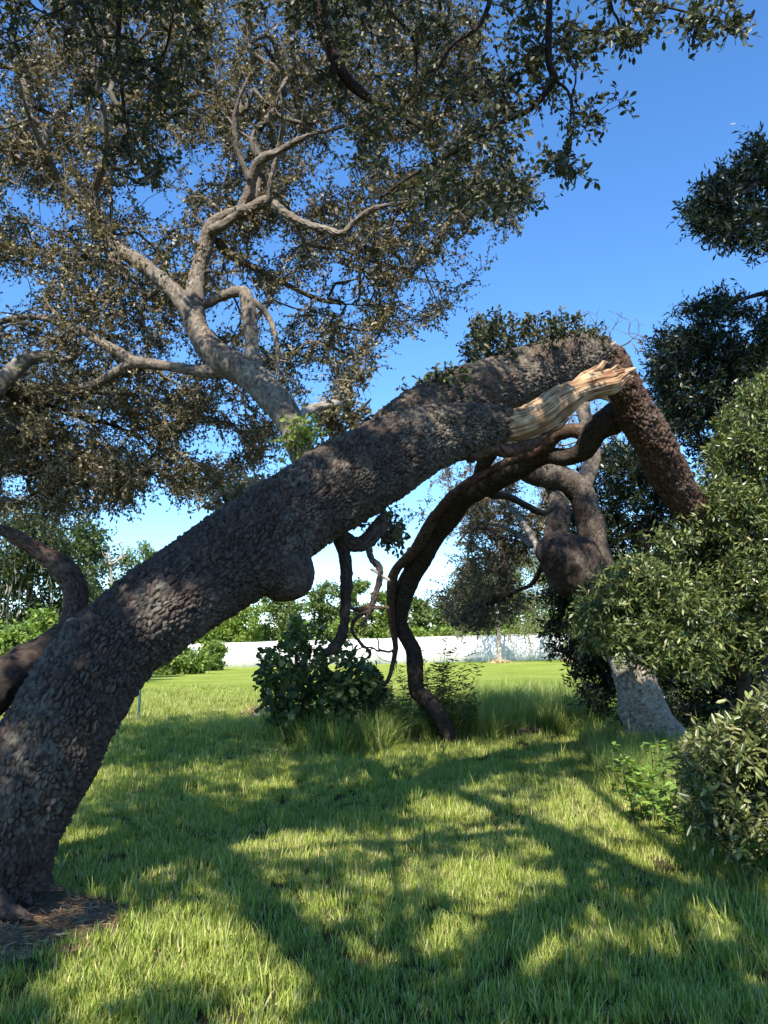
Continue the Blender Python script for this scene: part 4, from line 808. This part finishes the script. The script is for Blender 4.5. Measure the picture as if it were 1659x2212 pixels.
for k in range(npan):
    c0 = w0 + wdir * (k * pl); c1 = w0 + wdir * ((k + 1) * pl); z0, z1 = gz_(c0[0], c0[1]), gz_(c1[0], c1[1])
    parts.append(prism(c0, c1, z0 + 2.362, z1 + 2.362, z0 + 2.44, z1 + 2.44, 0.22))
obj('coping', mesh_np('coping', *merge(parts), M['wall']), wall)

pg = gp(299, 1552); gz = gz_(pg[0], pg[1])
post = thing('metal_post', 'thin dark green metal post standing at the edge of shade', 'post', (pg[0], pg[1], gz))
def lathe(cx, cy, prof, ns=12):
    V = []; a = np.arange(ns) * 2 * PI / ns
    for (r, z) in prof:
        for t in a: V.append([cx + r * math.cos(t), cy + r * math.sin(t), z])
    Q = [[i * ns + j, i * ns + (j + 1) % ns, (i + 1) * ns + (j + 1) % ns, (i + 1) * ns + j] for i in range(len(prof) - 1) for j in range(ns)]
    return np.array(V), np.array(Q)
obj('pole', mesh_np('pole', *lathe(pg[0], pg[1], [(0.03, gz - 0.1), (0.03, gz + 1.35), (0.026, gz + 1.37), (0.0, gz + 1.375)]), M['post'], True), post)
obj('collar', mesh_np('collar', *lathe(pg[0], pg[1], [(0.031, gz + 0.0), (0.055, gz + 0.01), (0.05, gz + 0.06), (0.031, gz + 0.08)]), M['post'], True), post)
# straw heap and lid on the lawn
sg = gp(550, 1545); st_ = thing('straw_heap', 'low heap of tan straw at the lawn beside a pale lid', 'straw', (sg[0], sg[1], 0))
nst = 900; a_ = rng.uniform(0, 2 * PI, nst); r_ = np.sqrt(rng.random(nst)); q = np.stack([sg[0] + 0.1 + np.cos(a_) * r_ * 0.42, sg[1] + 0.25 + np.sin(a_) * r_ * 0.35, gz_(sg[0], sg[1]) + 0.20 * (1 - r_ ** 2) * rng.random(nst)], 1)
obj('stalks', leaf_mesh('stalks', q, unit(rand_unit(nst) * np.array([1, 1, 0.3])), rng.uniform(0.1, 0.22, nst), 0.08, np.full((nst, 3), 0.3), M['straw']), st_, 'stuff')
lx, ly, lz = sg[0] + 0.28, sg[1] - 0.15, gz_(sg[0], sg[1])
lid = obj('access_lid', mesh_np('access_lid', *lathe(lx, ly, [(0.26, lz - 0.05), (0.26, lz + 0.05), (0.24, lz + 0.065), (0.0, lz + 0.07)], 20), M['lid'], True))
tag(lid, 'flat pale round lid in the grass beside the straw heap', 'lid')

def bg_tree(name, label, cat, px, depth, top_py, half_px, cols, wts, group=None, base_py=None, lumps=7, leaves=7000, trunk_w=0.22, crown_lo=0.25, lpx=4.2, mat='leaf_soft', bark='bark_dark', seed=0, squash=0.8, moss=0, quad=True, trunk_r=None):
    r = np.random.default_rng(1000 + seed); b = at(px, 1390, depth); gx, gy = b[0], b[1]; gz = gz_(gx, gy)
    top = at(px, top_py, depth)[2]; H = top - gz; R = half_px * depth / F
    root = thing(name, label, cat, (gx, gy, gz), group)
    tr_ = trunk_r or max(0.05, H * 0.02)
    ph = 0.55 if crown_lo > 0.05 else 0.4
    path = np.array([[gx, gy, gz - 0.2, tr_ * 1.35], [gx + r.normal(0, .02) * H, gy, gz + H * 0.2, tr_], [gx + r.normal(0, .03) * H, gy + r.normal(0, .02) * H, gz + H * ph, tr_ * 0.75], [gx + r.normal(0, .05) * H, gy, gz + H * 0.86, tr_ * 0.25]])
    bark_obj('trunk', path, M[bark], root, max(0.12, H * 0.02), 10, seed=seed, plate=(0.3, 0.2), amp=0.02, lump=0.12)
    C = []; LR = []
    for k in range(lumps):
        u = (k + 0.5) / lumps; zz = gz + H * (crown_lo + (0.86 - crown_lo) * u); prof = math.sin(PI * (0.12 + 0.80 * u)) ** 0.7
        a = r.uniform(0, 2 * PI) if k % 2 == 0 else (a + PI + r.normal(0, .6)); rr = R * prof * r.uniform(0.25, 0.65)
        C.append([gx + math.cos(a) * rr, gy + math.sin(a) * rr * 0.7, zz]); LR.append(R * r.uniform(0.42, 0.62) * (0.6 + 0.4 * prof))
    C = np.array(C); LR = np.array(LR); wl = LR ** 2 / (LR ** 2).sum()
    nt_ = max(40, leaves // 40); li = r.choice(lumps, nt_, p=wl); dd = unit(r.normal(size=(nt_, 3))); rad = LR[li][:, None] * (0.45 + 0.6 * r.random((nt_, 1)) ** 0.6)
    T = C[li] + dd * rad * np.array([1, 1, squash]); T[:, 2] = np.maximum(T[:, 2], gz + 0.15)
    E_, d_ = grow([skel_of(path, H * 0.05)], T, step=H * 0.09, r_tip=tr_ * 0.08, expo=0.4, wig=0.06, lift=0.05, rmax=tr_ * 0.5)
    obj('limbs', mesh_np('limbs', *tubes(*E_, sides=3), M['twig' if bark != 'bark_pale' else 'twig_pale'], True), root, 'stuff')
    leaves = int(leaves * 1.4); ls_ = lpx * 1.42 * depth / F; ti = r.choice(nt_, leaves); P_ = T[ti] + r.normal(size=(leaves, 3)) * LR.mean() * 0.2 * np.array([1, 1, 0.8]); P_[:, 2] = np.maximum(P_[:, 2], gz + 0.05)
    if moss:
        mi = r.choice(nt_, moss); P2 = T[mi] - np.array([0, 0, 1.0]) * (r.random((moss, 1)) * H * 0.14) + r.normal(size=(moss, 3)) * ls_ * 0.5
        obj('hanging_moss', leaf_mesh('hanging_moss', P2, unit(np.array([[0, 0, -1.0]]) + r.normal(size=(moss, 3)) * 0.15), r.uniform(1.5, 3.0, moss) * ls_, 0.15, pal(moss, [(0.20, 0.20, 0.14), (0.28, 0.27, 0.2)], [1, 1]), M['leaf_soft'], quad=True), root, 'stuff')
    obj('crown', leaf_mesh('crown', P_, unit(r.normal(size=(leaves, 3))), r.uniform(0.7, 1.35, leaves) * ls_, 0.62, pal(leaves, cols, wts), M[mat], quad=quad, flat=0.5), root, 'stuff')
    return root
FG = [(0.085, 0.135, 0.036), (0.13, 0.185, 0.05), (0.055, 0.09, 0.026), (0.18, 0.22, 0.075)]
FY = [(0.17, 0.25, 0.04), (0.25, 0.33, 0.06), (0.11, 0.18, 0.034)]
FD = [(0.035, 0.052, 0.02), (0.055, 0.080, 0.028), (0.08, 0.10, 0.04), (0.025, 0.036, 0.016)]
# left side
bg_tree('oak_tree', 'dark moss-hung oak standing behind the bright shrubs', 'tree', 60, 34, 1040, 140, FD, [3, 3, 2, 2], leaves=9000, lumps=9, crown_lo=0.3, seed=1, moss=900, lpx=6)
bg_tree('oak_tree', 'bushy grey-green oak seen over the broken red limb', 'tree', 185, 46, 1085, 105, FG + FD, [3, 2, 2, 1, 2, 2, 1, 1], leaves=8000, lumps=8, crown_lo=0.22, seed=2, moss=500, lpx=5.5)
bg_tree('oak_tree', 'moss-draped small oak standing right above the leaning trunk', 'tree', 240, 40, 1250, 60, FD + [(0.12, 0.12, 0.07)], [2, 2, 2, 1, 2], leaves=4500, lumps=7, crown_lo=0.2, seed=3, moss=900, lpx=5)
bg_tree('broadleaf_tree', 'yellow-green tree behind the bare grey snag', 'tree', 305, 70, 1145, 74, FG + FY, [2, 3, 1, 2, 1, 1, 1], leaves=6500, lumps=8, crown_lo=0.12, seed=4)
bg_tree('broadleaf_tree', 'rounded green tree rising just over the upper edge of the leaning trunk', 'tree', 395, 95, 1158, 70, FD + FG, [2, 3, 2, 1, 2, 2, 1, 1], leaves=5500, lumps=7, crown_lo=0.15, seed=5)
bg_tree('broadleaf_sapling', 'slim bright lime-green sapling below the bare grey snag', 'tree', 250, 36, 1212, 22, [(0.20, 0.32, 0.04), (0.28, 0.40, 0.06), (0.13, 0.22, 0.03)], [2, 2, 1], leaves=2600, lumps=5, crown_lo=0.1, seed=6)
# bare snag
sn = at(236, 1260, 37); snag = thing('bare_snag', 'bare grey dead sapling with upswept twigs', 'tree', (sn[0], sn[1], gz_(sn[0], sn[1])))
sk_ = pxpath([(246, 1400, 37, 7), (244, 1300, 37, 6), (240, 1240, 37, 5), (236, 1205, 37, 3)]); bark_obj('trunk', sk_, M['bark_pale'], snag, 0.1, 8, seed=7, plate=(.1, .1), amp=0.004)
x, y = sample_poly([(215, 1190), (270, 1160), (285, 1180), (262, 1230), (226, 1230)], 46)
E, _ = grow([skel_of(sk_, 0.2)], atv(x, y, rng.uniform(36.2, 37.8, 46)), step=0.3, r_tip=0.012, wig=0.06)
obj('twigs', mesh_np('twigs', *tubes(*E, sides=4), M['twig_pale'], True), snag, 'stuff')
for k, (px, d, ty, hw, lab) in enumerate(((20, 23, 1350, 90, 'low lime-green shrub partly behind the second stem of the leaning oak'), (95, 25, 1305, 72, 'tall lime-green shrub below the broken red limb'), (-60, 24, 1330, 90, 'lime-green shrub behind the thin end of the broken red limb'))):
    bg_tree('bright_shrub', lab, 'shrub', px, d, ty, hw, FY + [(0.06, 0.10, 0.025)], [3, 3, 2, 1.5], 'lime-green shrubs by the leaning oak', leaves=6000, lumps=9, crown_lo=0.05, seed=10 + k, lpx=7, trunk_r=0.04)
# shrubs in front of the wall
bg_tree('lawn_shrub', 'wide green shrub mound in front of the white wall', 'shrub', 385, 58, 1395, 66, FY + FG, [3, 3, 2, 1, 1, 1, 1], 'shrubs before the wall', leaves=6000, lumps=9, crown_lo=0.0, seed=14, lpx=4.5, trunk_r=0.05)
bg_tree('lawn_shrub', 'round green shrub against the white wall', 'shrub', 462, 68, 1384, 34, FY + FG, [3, 3, 2, 1, 1, 1, 1], 'shrubs before the wall', leaves=4500, lumps=7, crown_lo=0.0, seed=15, lpx=4, trunk_r=0.05)
# behind the wall
for k, (px, d, ty, hw, lab, c, wt) in enumerate((
        (430, 86, 1310, 76, 'lime-green thicket shrub showing over the wall beside the lawn shrubs', FY, [2, 3, 1]), (520, 88, 1285, 70, 'lime-green thicket shrub over the wall seen just under the burl', FY, [2, 3, 1]),
        (600, 92, 1262, 66, 'green thicket tree over the wall behind the broad-leaved shrub', FG, [2, 2, 1, 2]), (690, 100, 1245, 58, 'green tree behind the wall seen past the burl', FG, [2, 2, 1, 1]),
        (770, 98, 1228, 42, 'pointed green tree behind the wall seen between the dangling limbs', FG + FY, [2, 2, 1, 1, 1, 1, 1]), (830, 94, 1262, 46, 'yellow-green tree behind the wall next to the fallen limb', FY + FG, [2, 2, 1, 1, 1, 1, 1]),
        (905, 96, 1275, 48, 'light green tree behind the wall right of the fallen limb', FG, [2, 3, 1, 2]), (960, 92, 1290, 46, 'small light green tree behind the wall under the oak boughs', FY + FG, [2, 1, 1, 2, 2, 1, 1]),
        (1020, 104, 1215, 70, 'tall green tree behind the wall seen through the oak boughs', FG, [2, 3, 1, 2]), (1110, 100, 1180, 80, 'broad yellow-green tree behind the wall and the far pale trunk', FG + FY, [2, 3, 1, 2, 1, 1, 1]),
        (1200, 102, 1150, 90, 'tall green tree behind the wall beside the bulging burl', FG, [2, 3, 1, 1]), (1300, 104, 1150, 90, 'tall green tree behind the wall hidden behind the pale-trunked oak', FG, [2, 3, 1, 1]))):
    bg_tree('broadleaf_tree', lab, 'tree', px, d, ty, hw, c, wt, 'trees behind the wall', leaves=5200, lumps=8, crown_lo=0.05, seed=30 + k, lpx=4.4)
for k, px in enumerate((650, 740, 880, 990, 1060, 1140, 1225)):
    bg_tree('thicket_shrub', 'low yellow-green thicket shrub showing just above the white wall', 'shrub', px, 80, 1338 + (k * 7) % 16, 56, FY + [(0.16, 0.16, 0.06)], [2, 3, 1, 1], 'thicket shrubs above the wall', leaves=3200, lumps=6, crown_lo=0.0, seed=50 + k, lpx=4.2, trunk_r=0.06)
wx = rng.uniform(-130, 130, 16000); wz = 9.5 * np.sqrt(rng.random(16000)) * (0.55 + 0.45 * vnoise(np.stack([wx * 0.11, wx * 0, wx * 0], 1))) * (0.75 + 0.25 * vnoise(np.stack([wx * 0.5, wx * 0, wx * 0 + 3], 1)))
wy = 132 + rng.uniform(-7, 7, 16000); tag(obj('far_woodland', leaf_mesh('far_woodland', np.stack([wx, wy, terrain(wx, wy) + wz], 1), rand_unit(16000), rng.uniform(0.5, 1.1, 16000), 0.65, pal(16000, FG + FD, [3, 3, 2, 1, 2, 2, 1, 1]), M['leaf_soft'], quad=True), None, 'stuff'), 'far belt of green woodland closing the view behind the wall', 'woodland')
# far trees on the lawn in front of the wall
def lawn_tree(label, px, base_py, depth, w_px, seed, moss):
    b = at(px, base_py, depth); gz = gz_(b[0], b[1]); root = thing('lawn_tree', label, 'tree', (b[0], b[1], gz), 'trees on the far lawn')
    tr_ = 0.5 * w_px * depth / F; p = np.array([[b[0], b[1], gz - 0.2, tr_ * 1.6], [b[0], b[1], gz + 0.7, tr_], [b[0] - .05, b[1], gz + 3.2, tr_ * 0.8], [b[0] - 0.2, b[1], gz + 6.5, tr_ * 0.6], [b[0] + .1, b[1], gz + 9.5, tr_ * .25]])
    bark_obj('trunk', p, M['bark_pale'], root, 0.08, 14, seed=seed, plate=(0.25, 0.12), amp=0.02, lump=0.1)
    n_ = 130; a = rng.uniform(0, 2 * PI, n_); r_ = 4.2 * np.sqrt(rng.random(n_)); T = np.stack([b[0] + np.cos(a) * r_, b[1] + np.sin(a) * r_ * 0.6, gz + 2.9 + rng.random(n_) * 7 - 0.18 * r_], 1)
    E_, d_ = grow([skel_of(p, 0.4)], T, step=0.5, r_tip=0.016, wig=0.08, lift=0.15, rmax=0.12)
    obj('limbs', mesh_np('limbs', *tubes(*E_, sides=4), M['twig'], True), root, 'stuff')
    ti = rng.choice(n_, 5200); P_ = T[ti] + rng.normal(size=(5200, 3)) * 0.4
    obj('crown', leaf_mesh('crown', P_, rand_unit(5200), rng.uniform(0.12, 0.22, 5200), 0.6, pal(5200, OAKC[:4] + FG, [2, 2, 1, 2, 2, 2, 1, 1]), M['leaf_soft'], quad=True), root, 'stuff')
    mi = rng.choice(n_, moss); P2 = T[mi] + rng.normal(size=(moss, 3)) * 0.25
    obj('hanging_moss', leaf_mesh('hanging_moss', P2, unit(np.array([[0, 0, -1.0]]) + rng.normal(size=(moss, 3)) * 0.12), rng.uniform(0.4, 1.3, moss), 0.07, pal(moss, [(0.20, 0.20, 0.13), (0.28, 0.27, 0.19)], [1, 1]), M['leaf_soft'], quad=True), root, 'stuff')
    nm = 500; a = rng.uniform(0, 2 * PI, nm); r_ = np.sqrt(rng.random(nm)) * 0.95; P3 = np.stack([b[0] + np.cos(a) * r_, b[1] + np.sin(a) * r_, gz + 0.02 + 0.45 * (1 - r_) ** 1.2 * rng.random(nm) + 0.02], 1)
    ring = thing('mulch_ring', 'mound of tan mulch round the foot of ' + ('a far pale trunk' if seed == 60 else 'the trunk behind the shrub tips'), 'mulch', (b[0], b[1], gz), 'mulch rings')
    obj('chips', leaf_mesh('chips', P3, unit(rand_unit(nm) * np.array([1, 1, .3])), rng.uniform(0.15, 0.3, nm), 0.4, np.full((nm, 3), 0.3), M['straw']), ring, 'stuff')
lawn_tree('far lawn tree with slim pale trunk and hanging moss before the wall', 1079, 1428, 68.0, 12, 60, 900)
lawn_tree('far lawn tree half hidden behind the tips of the glossy shrub', 1236, 1424, 66.0, 11, 61, 300)

# aircraft: a speck in the open sky
ac = at(1583, 268, 1500.0); plane = thing('aircraft', 'tiny pale aircraft speck in the open blue sky', 'aircraft', tuple(ac))
def tub(A, B, ra, rb, s=8): return tubes(np.array([A], float) + ac, np.array([B], float) + ac, np.array([ra], float), np.array([rb], float), sides=s)
obj('fuselage', mesh_np('fuselage', *merge([tub((-5, 0, -.4), (-3.6, 0, -.2), .2, .75), tub((-3.6, 0, -.2), (2, 0, 0), .75, .7), tub((2, 0, 0), (5, 0, .6), .7, .15)]), M['white'], True), plane)
for s_ in (-1, 1):
    V = np.array([[-1.5, 0, 0], [0.3, 0, 0], [0.6, 6 * s_, .4], [-.3, 6 * s_, .4]]) + ac; V = np.vstack([V, V + [0, 0, .18]])
    obj('wing', mesh_np('wing', V, np.array([[0, 1, 2, 3], [7, 6, 5, 4], [0, 4, 5, 1], [1, 5, 6, 2], [2, 6, 7, 3], [3, 7, 4, 0]]), M['white']), plane)
V = np.array([[3.6, -.06, .4], [4.9, -.06, .6], [5.2, -.06, 2.2], [4.6, -.06, 2.2]]) + ac; V = np.vstack([V, V + [0, .12, 0]])
obj('tail_fin', mesh_np('tail_fin', V, np.array([[0, 1, 2, 3], [7, 6, 5, 4], [0, 4, 5, 1], [1, 5, 6, 2], [2, 6, 7, 3], [3, 7, 4, 0]]), M['white']), plane)

# ================================================================== GRASS
def tuft(name, n, h, wd, rad, lean, cols, wts, seg=3):
    a = rng.uniform(0, 2 * PI, n); r_ = rad * np.sqrt(rng.random(n)); P0 = np.stack([np.cos(a) * r_, np.sin(a) * r_, np.full(n, -0.01)], 1)
    hh = rng.uniform(h * 0.45, h * 1.15, n); b = rng.uniform(0, 2 * PI, n); ln = np.abs(rng.normal(lean, lean * 0.5, n)); out = np.stack([np.cos(b), np.sin(b), np.zeros(n)], 1)
    sd = np.stack([-np.sin(b + rng.normal(0, .6, n)), np.cos(b), np.zeros(n)], 1); sd = unit(sd); V = []; 
    for i in range(seg + 1):
        t = i / seg; c = P0 + np.array([0, 0, 1.0]) * (hh * (t - 0.25 * ln * t * t))[:, None] + out * (hh * ln * t ** 1.8)[:, None]
        wv = (wd * rng.uniform(0.7, 1.3, n) * (1 - t ** 2.2) + 0.0004)[:, None] if i == 0 else (wd * (1 - t ** 2.2) + 0.0003) * np.ones((n, 1))
        V += [c - sd * wv / 2, c + sd * wv / 2]
    V = np.stack(V, 1).reshape(-1, 3); k = 2 * (seg + 1); i0 = np.arange(n)[:, None] * k
    Q = np.vstack([i0 + np.array([[2 * i, 2 * i + 1, 2 * i + 3, 2 * i + 2]]) for i in range(seg)])
    return bpy.data.objects.new(name, mesh_np(name, V, Q, M['blade'], True, {'col': np.repeat(pal(n, cols, wts), k, 0)}))
def scatter(name, protos, P, rot, scl, vid, label, cat):
    coll = bpy.data.collections.new(name + '_kinds')
    for o in protos: coll.objects.link(o)
    me = bpy.data.meshes.new(name); me.vertices.add(len(P)); me.vertices.foreach_set('co', np.ascontiguousarray(P, np.float32).ravel())
    a = me.attributes.new('rot', 'FLOAT_VECTOR', 'POINT'); a.data.foreach_set('vector', np.ascontiguousarray(rot, np.float32).ravel())
    a = me.attributes.new('scl', 'FLOAT', 'POINT'); a.data.foreach_set('value', np.ascontiguousarray(scl, np.float32))
    a = me.attributes.new('vid', 'INT', 'POINT'); a.data.foreach_set('value', np.ascontiguousarray(vid, np.int32))
    o = bpy.data.objects.new(name, me); link(o); tag(o, label, cat, None, 'stuff')
    g = bpy.data.node_groups.new(name, 'GeometryNodeTree')
    g.interface.new_socket('Geometry', in_out='INPUT', socket_type='NodeSocketGeometry'); g.interface.new_socket('Geometry', in_out='OUTPUT', socket_type='NodeSocketGeometry')
    N = g.nodes; gi = N.new('NodeGroupInput'); go = N.new('NodeGroupOutput'); ip = N.new('GeometryNodeInstanceOnPoints'); ci = N.new('GeometryNodeCollectionInfo')
    ci.inputs['Collection'].default_value = coll; ci.inputs['Separate Children'].default_value = True; ci.inputs['Reset Children'].default_value = True
    ip.inputs['Pick Instance'].default_value = True
    def na(nm, ty):
        x_ = N.new('GeometryNodeInputNamedAttribute'); x_.data_type = ty; x_.inputs[0].default_value = nm; return x_.outputs[0]
    g.links.new(gi.outputs[0], ip.inputs['Points']); g.links.new(ci.outputs[0], ip.inputs['Instance']); g.links.new(na('vid', 'INT'), ip.inputs['Instance Index'])
    g.links.new(na('rot', 'FLOAT_VECTOR'), ip.inputs['Rotation']); g.links.new(na('scl', 'FLOAT'), ip.inputs['Scale']); g.links.new(ip.outputs[0], go.inputs[0])
    md = o.modifiers.new('scatter', 'NODES'); md.node_group = g; return o
GC = [(0.25, 0.315, 0.048), (0.36, 0.415, 0.085), (0.15, 0.205, 0.030), (0.50, 0.50, 0.17), (0.56, 0.50, 0.27)]
protos = [tuft('grass_tuft', 34, rng.uniform(0.06, 0.10), 0.0055, 0.075, 0.35, GC, w_) for w_ in ([4, 3, 3, 1.4, .7], [3, 4, 2, 2.4, 1.3], [3, 3, 2, 3, 2], [4, 3, 3, 1.2, .6], [3, 4, 2, 2, 1], [2, 3, 1, 3.5, 2.6])]
protos += [tuft('grass_tuft', 16, 0.135, 0.007, 0.06, 0.3, GC, [3, 4, 2, 1, .3]) for _ in range(2)]
GP = []; SC = []
for (y0, y1, dens, sc) in ((1.8, 4.2, 330, 0.85), (4.2, 7, 240, 0.95), (7, 11, 150, 1.1), (11, 17, 80, 1.35), (17, 30, 28, 1.6)):
    hw = y1 * 0.56 + 0.6; n_ = int((y1 - y0) * 2 * hw * dens); GP.append(np.stack([rng.uniform(-hw, hw, n_), rng.uniform(y0, y1, n_)], 1)); SC.append(np.full(n_, sc) * rng.uniform(0.75, 1.25, n_))
GP = np.vstack(GP); SC = np.concatenate(SC)
nn = vnoise(np.stack([GP[:, 0] * 0.9, GP[:, 1] * 0.9, np.zeros(len(GP))], 1)); n2 = vnoise(np.stack([GP[:, 0] * 3, GP[:, 1] * 3, np.ones(len(GP))], 1))
k = ((GP[:, 0] - sp_[0] + 0.25) / 0.86) ** 2 + ((GP[:, 1] - sp_[1] - 0.05) / 0.64) ** 2 > 0.75 + 0.5 * (n2 - 0.5) + 0.25 * rng.random(len(GP))
k &= (GP[:, 1] < 20) | (rng.random(len(GP)) < 0.8)
GP, SC, nn, n2 = GP[k], SC[k], nn[k], n2[k]; n_ = len(GP)
SC = SC * (0.7 + 0.6 * n2)
vid = np.where(nn + rng.normal(0, 0.15, n_) > 0.58, rng.choice([2, 5, 1], n_), rng.choice([0, 1, 3, 4], n_)); vid = np.where(rng.random(n_) < 0.12, rng.choice([6, 7], n_), vid)
P3 = np.column_stack([GP, terrain(GP[:, 0], GP[:, 1])]); rot = np.column_stack([rng.normal(0, .12, n_), rng.normal(0, .12, n_), rng.uniform(0, 2 * PI, n_)])
scatter('lawn_grass', protos, P3, rot, SC, vid, 'dense mown lawn grass in dappled light', 'grass')
# long unmown grass round the clump, the pale trunk and the low shrub
tall = [tuft('long_grass_tuft', 26, 0.5, 0.009, 0.10, 0.55, [(0.15, 0.22, 0.042), (0.22, 0.29, 0.062), (0.28, 0.34, 0.095), (0.40, 0.37, 0.17)], w_, 5) for w_ in ([3, 3, 2, .6], [3, 3, 1, .3], [2, 3, 3, 1.2])]
TP = []; TS = []
for poly, n_, s0, s1 in (([(570, 1570), (760, 1530), (1290, 1530), (1280, 1590), (1120, 1596), (900, 1606), (880, 1600), (820, 1636), (680, 1640), (600, 1615)], 1900, 0.6, 1.35),
                         ([(1250, 1600), (1400, 1590), (1520, 1640), (1500, 1700), (1490, 1790), (1430, 1770), (1390, 1720), (1300, 1680)], 760, 0.45, 0.95),
                         ([(1490, 1780), (1640, 1880), (1700, 1960), (1620, 1950), (1550, 1870)], 60, 0.3, 0.6), ([(1020, 1500), (1290, 1500), (1290, 1540), (1020, 1540)], 400, 0.8, 1.4)):
    x, y = sample_poly(poly, n_); TP.append(np.array([gp(a, b) for a, b in zip(x, y)])); TS.append(rng.uniform(s0, s1, n_))
TP = np.vstack(TP); TP[:, 2] = terrain(TP[:, 0], TP[:, 1]); TS = np.concatenate(TS); n_ = len(TP)
scatter('long_grass', tall, TP, np.column_stack([rng.normal(0, .1, n_), rng.normal(0, .1, n_), rng.uniform(0, 6.28, n_)]), TS, rng.integers(0, 3, n_), 'long unmown grass round the fallen limb and the shrubs', 'grass')
# dry litter on the bare soil
nl = 2200; a_ = rng.uniform(0, 2 * PI, nl); r_ = np.sqrt(rng.random(nl)); q = np.stack([sp_[0] - 0.25 + np.cos(a_) * r_ * 0.85, sp_[1] + 0.05 + np.sin(a_) * r_ * 0.62, np.zeros(nl)], 1); q[:, 2] = terrain(q[:, 0], q[:, 1]) + 0.012 + 0.028 * (1 - r_ ** 3) + 0.02 * rng.random(nl)
tag(obj('leaf_litter', leaf_mesh('leaf_litter', q, unit(rand_unit(nl) * np.array([1, 1, 0.15])), rng.uniform(0.03, 0.12, nl), 0.07, pal(nl, [(0.30, 0.20, 0.11), (0.20, 0.12, 0.07), (0.42, 0.32, 0.2)], [1, 1, 1]), M['leaf'], flat=1.0), None, 'stuff'), 'dry needles and leaf litter on bare soil under the leaning trunk', 'litter')
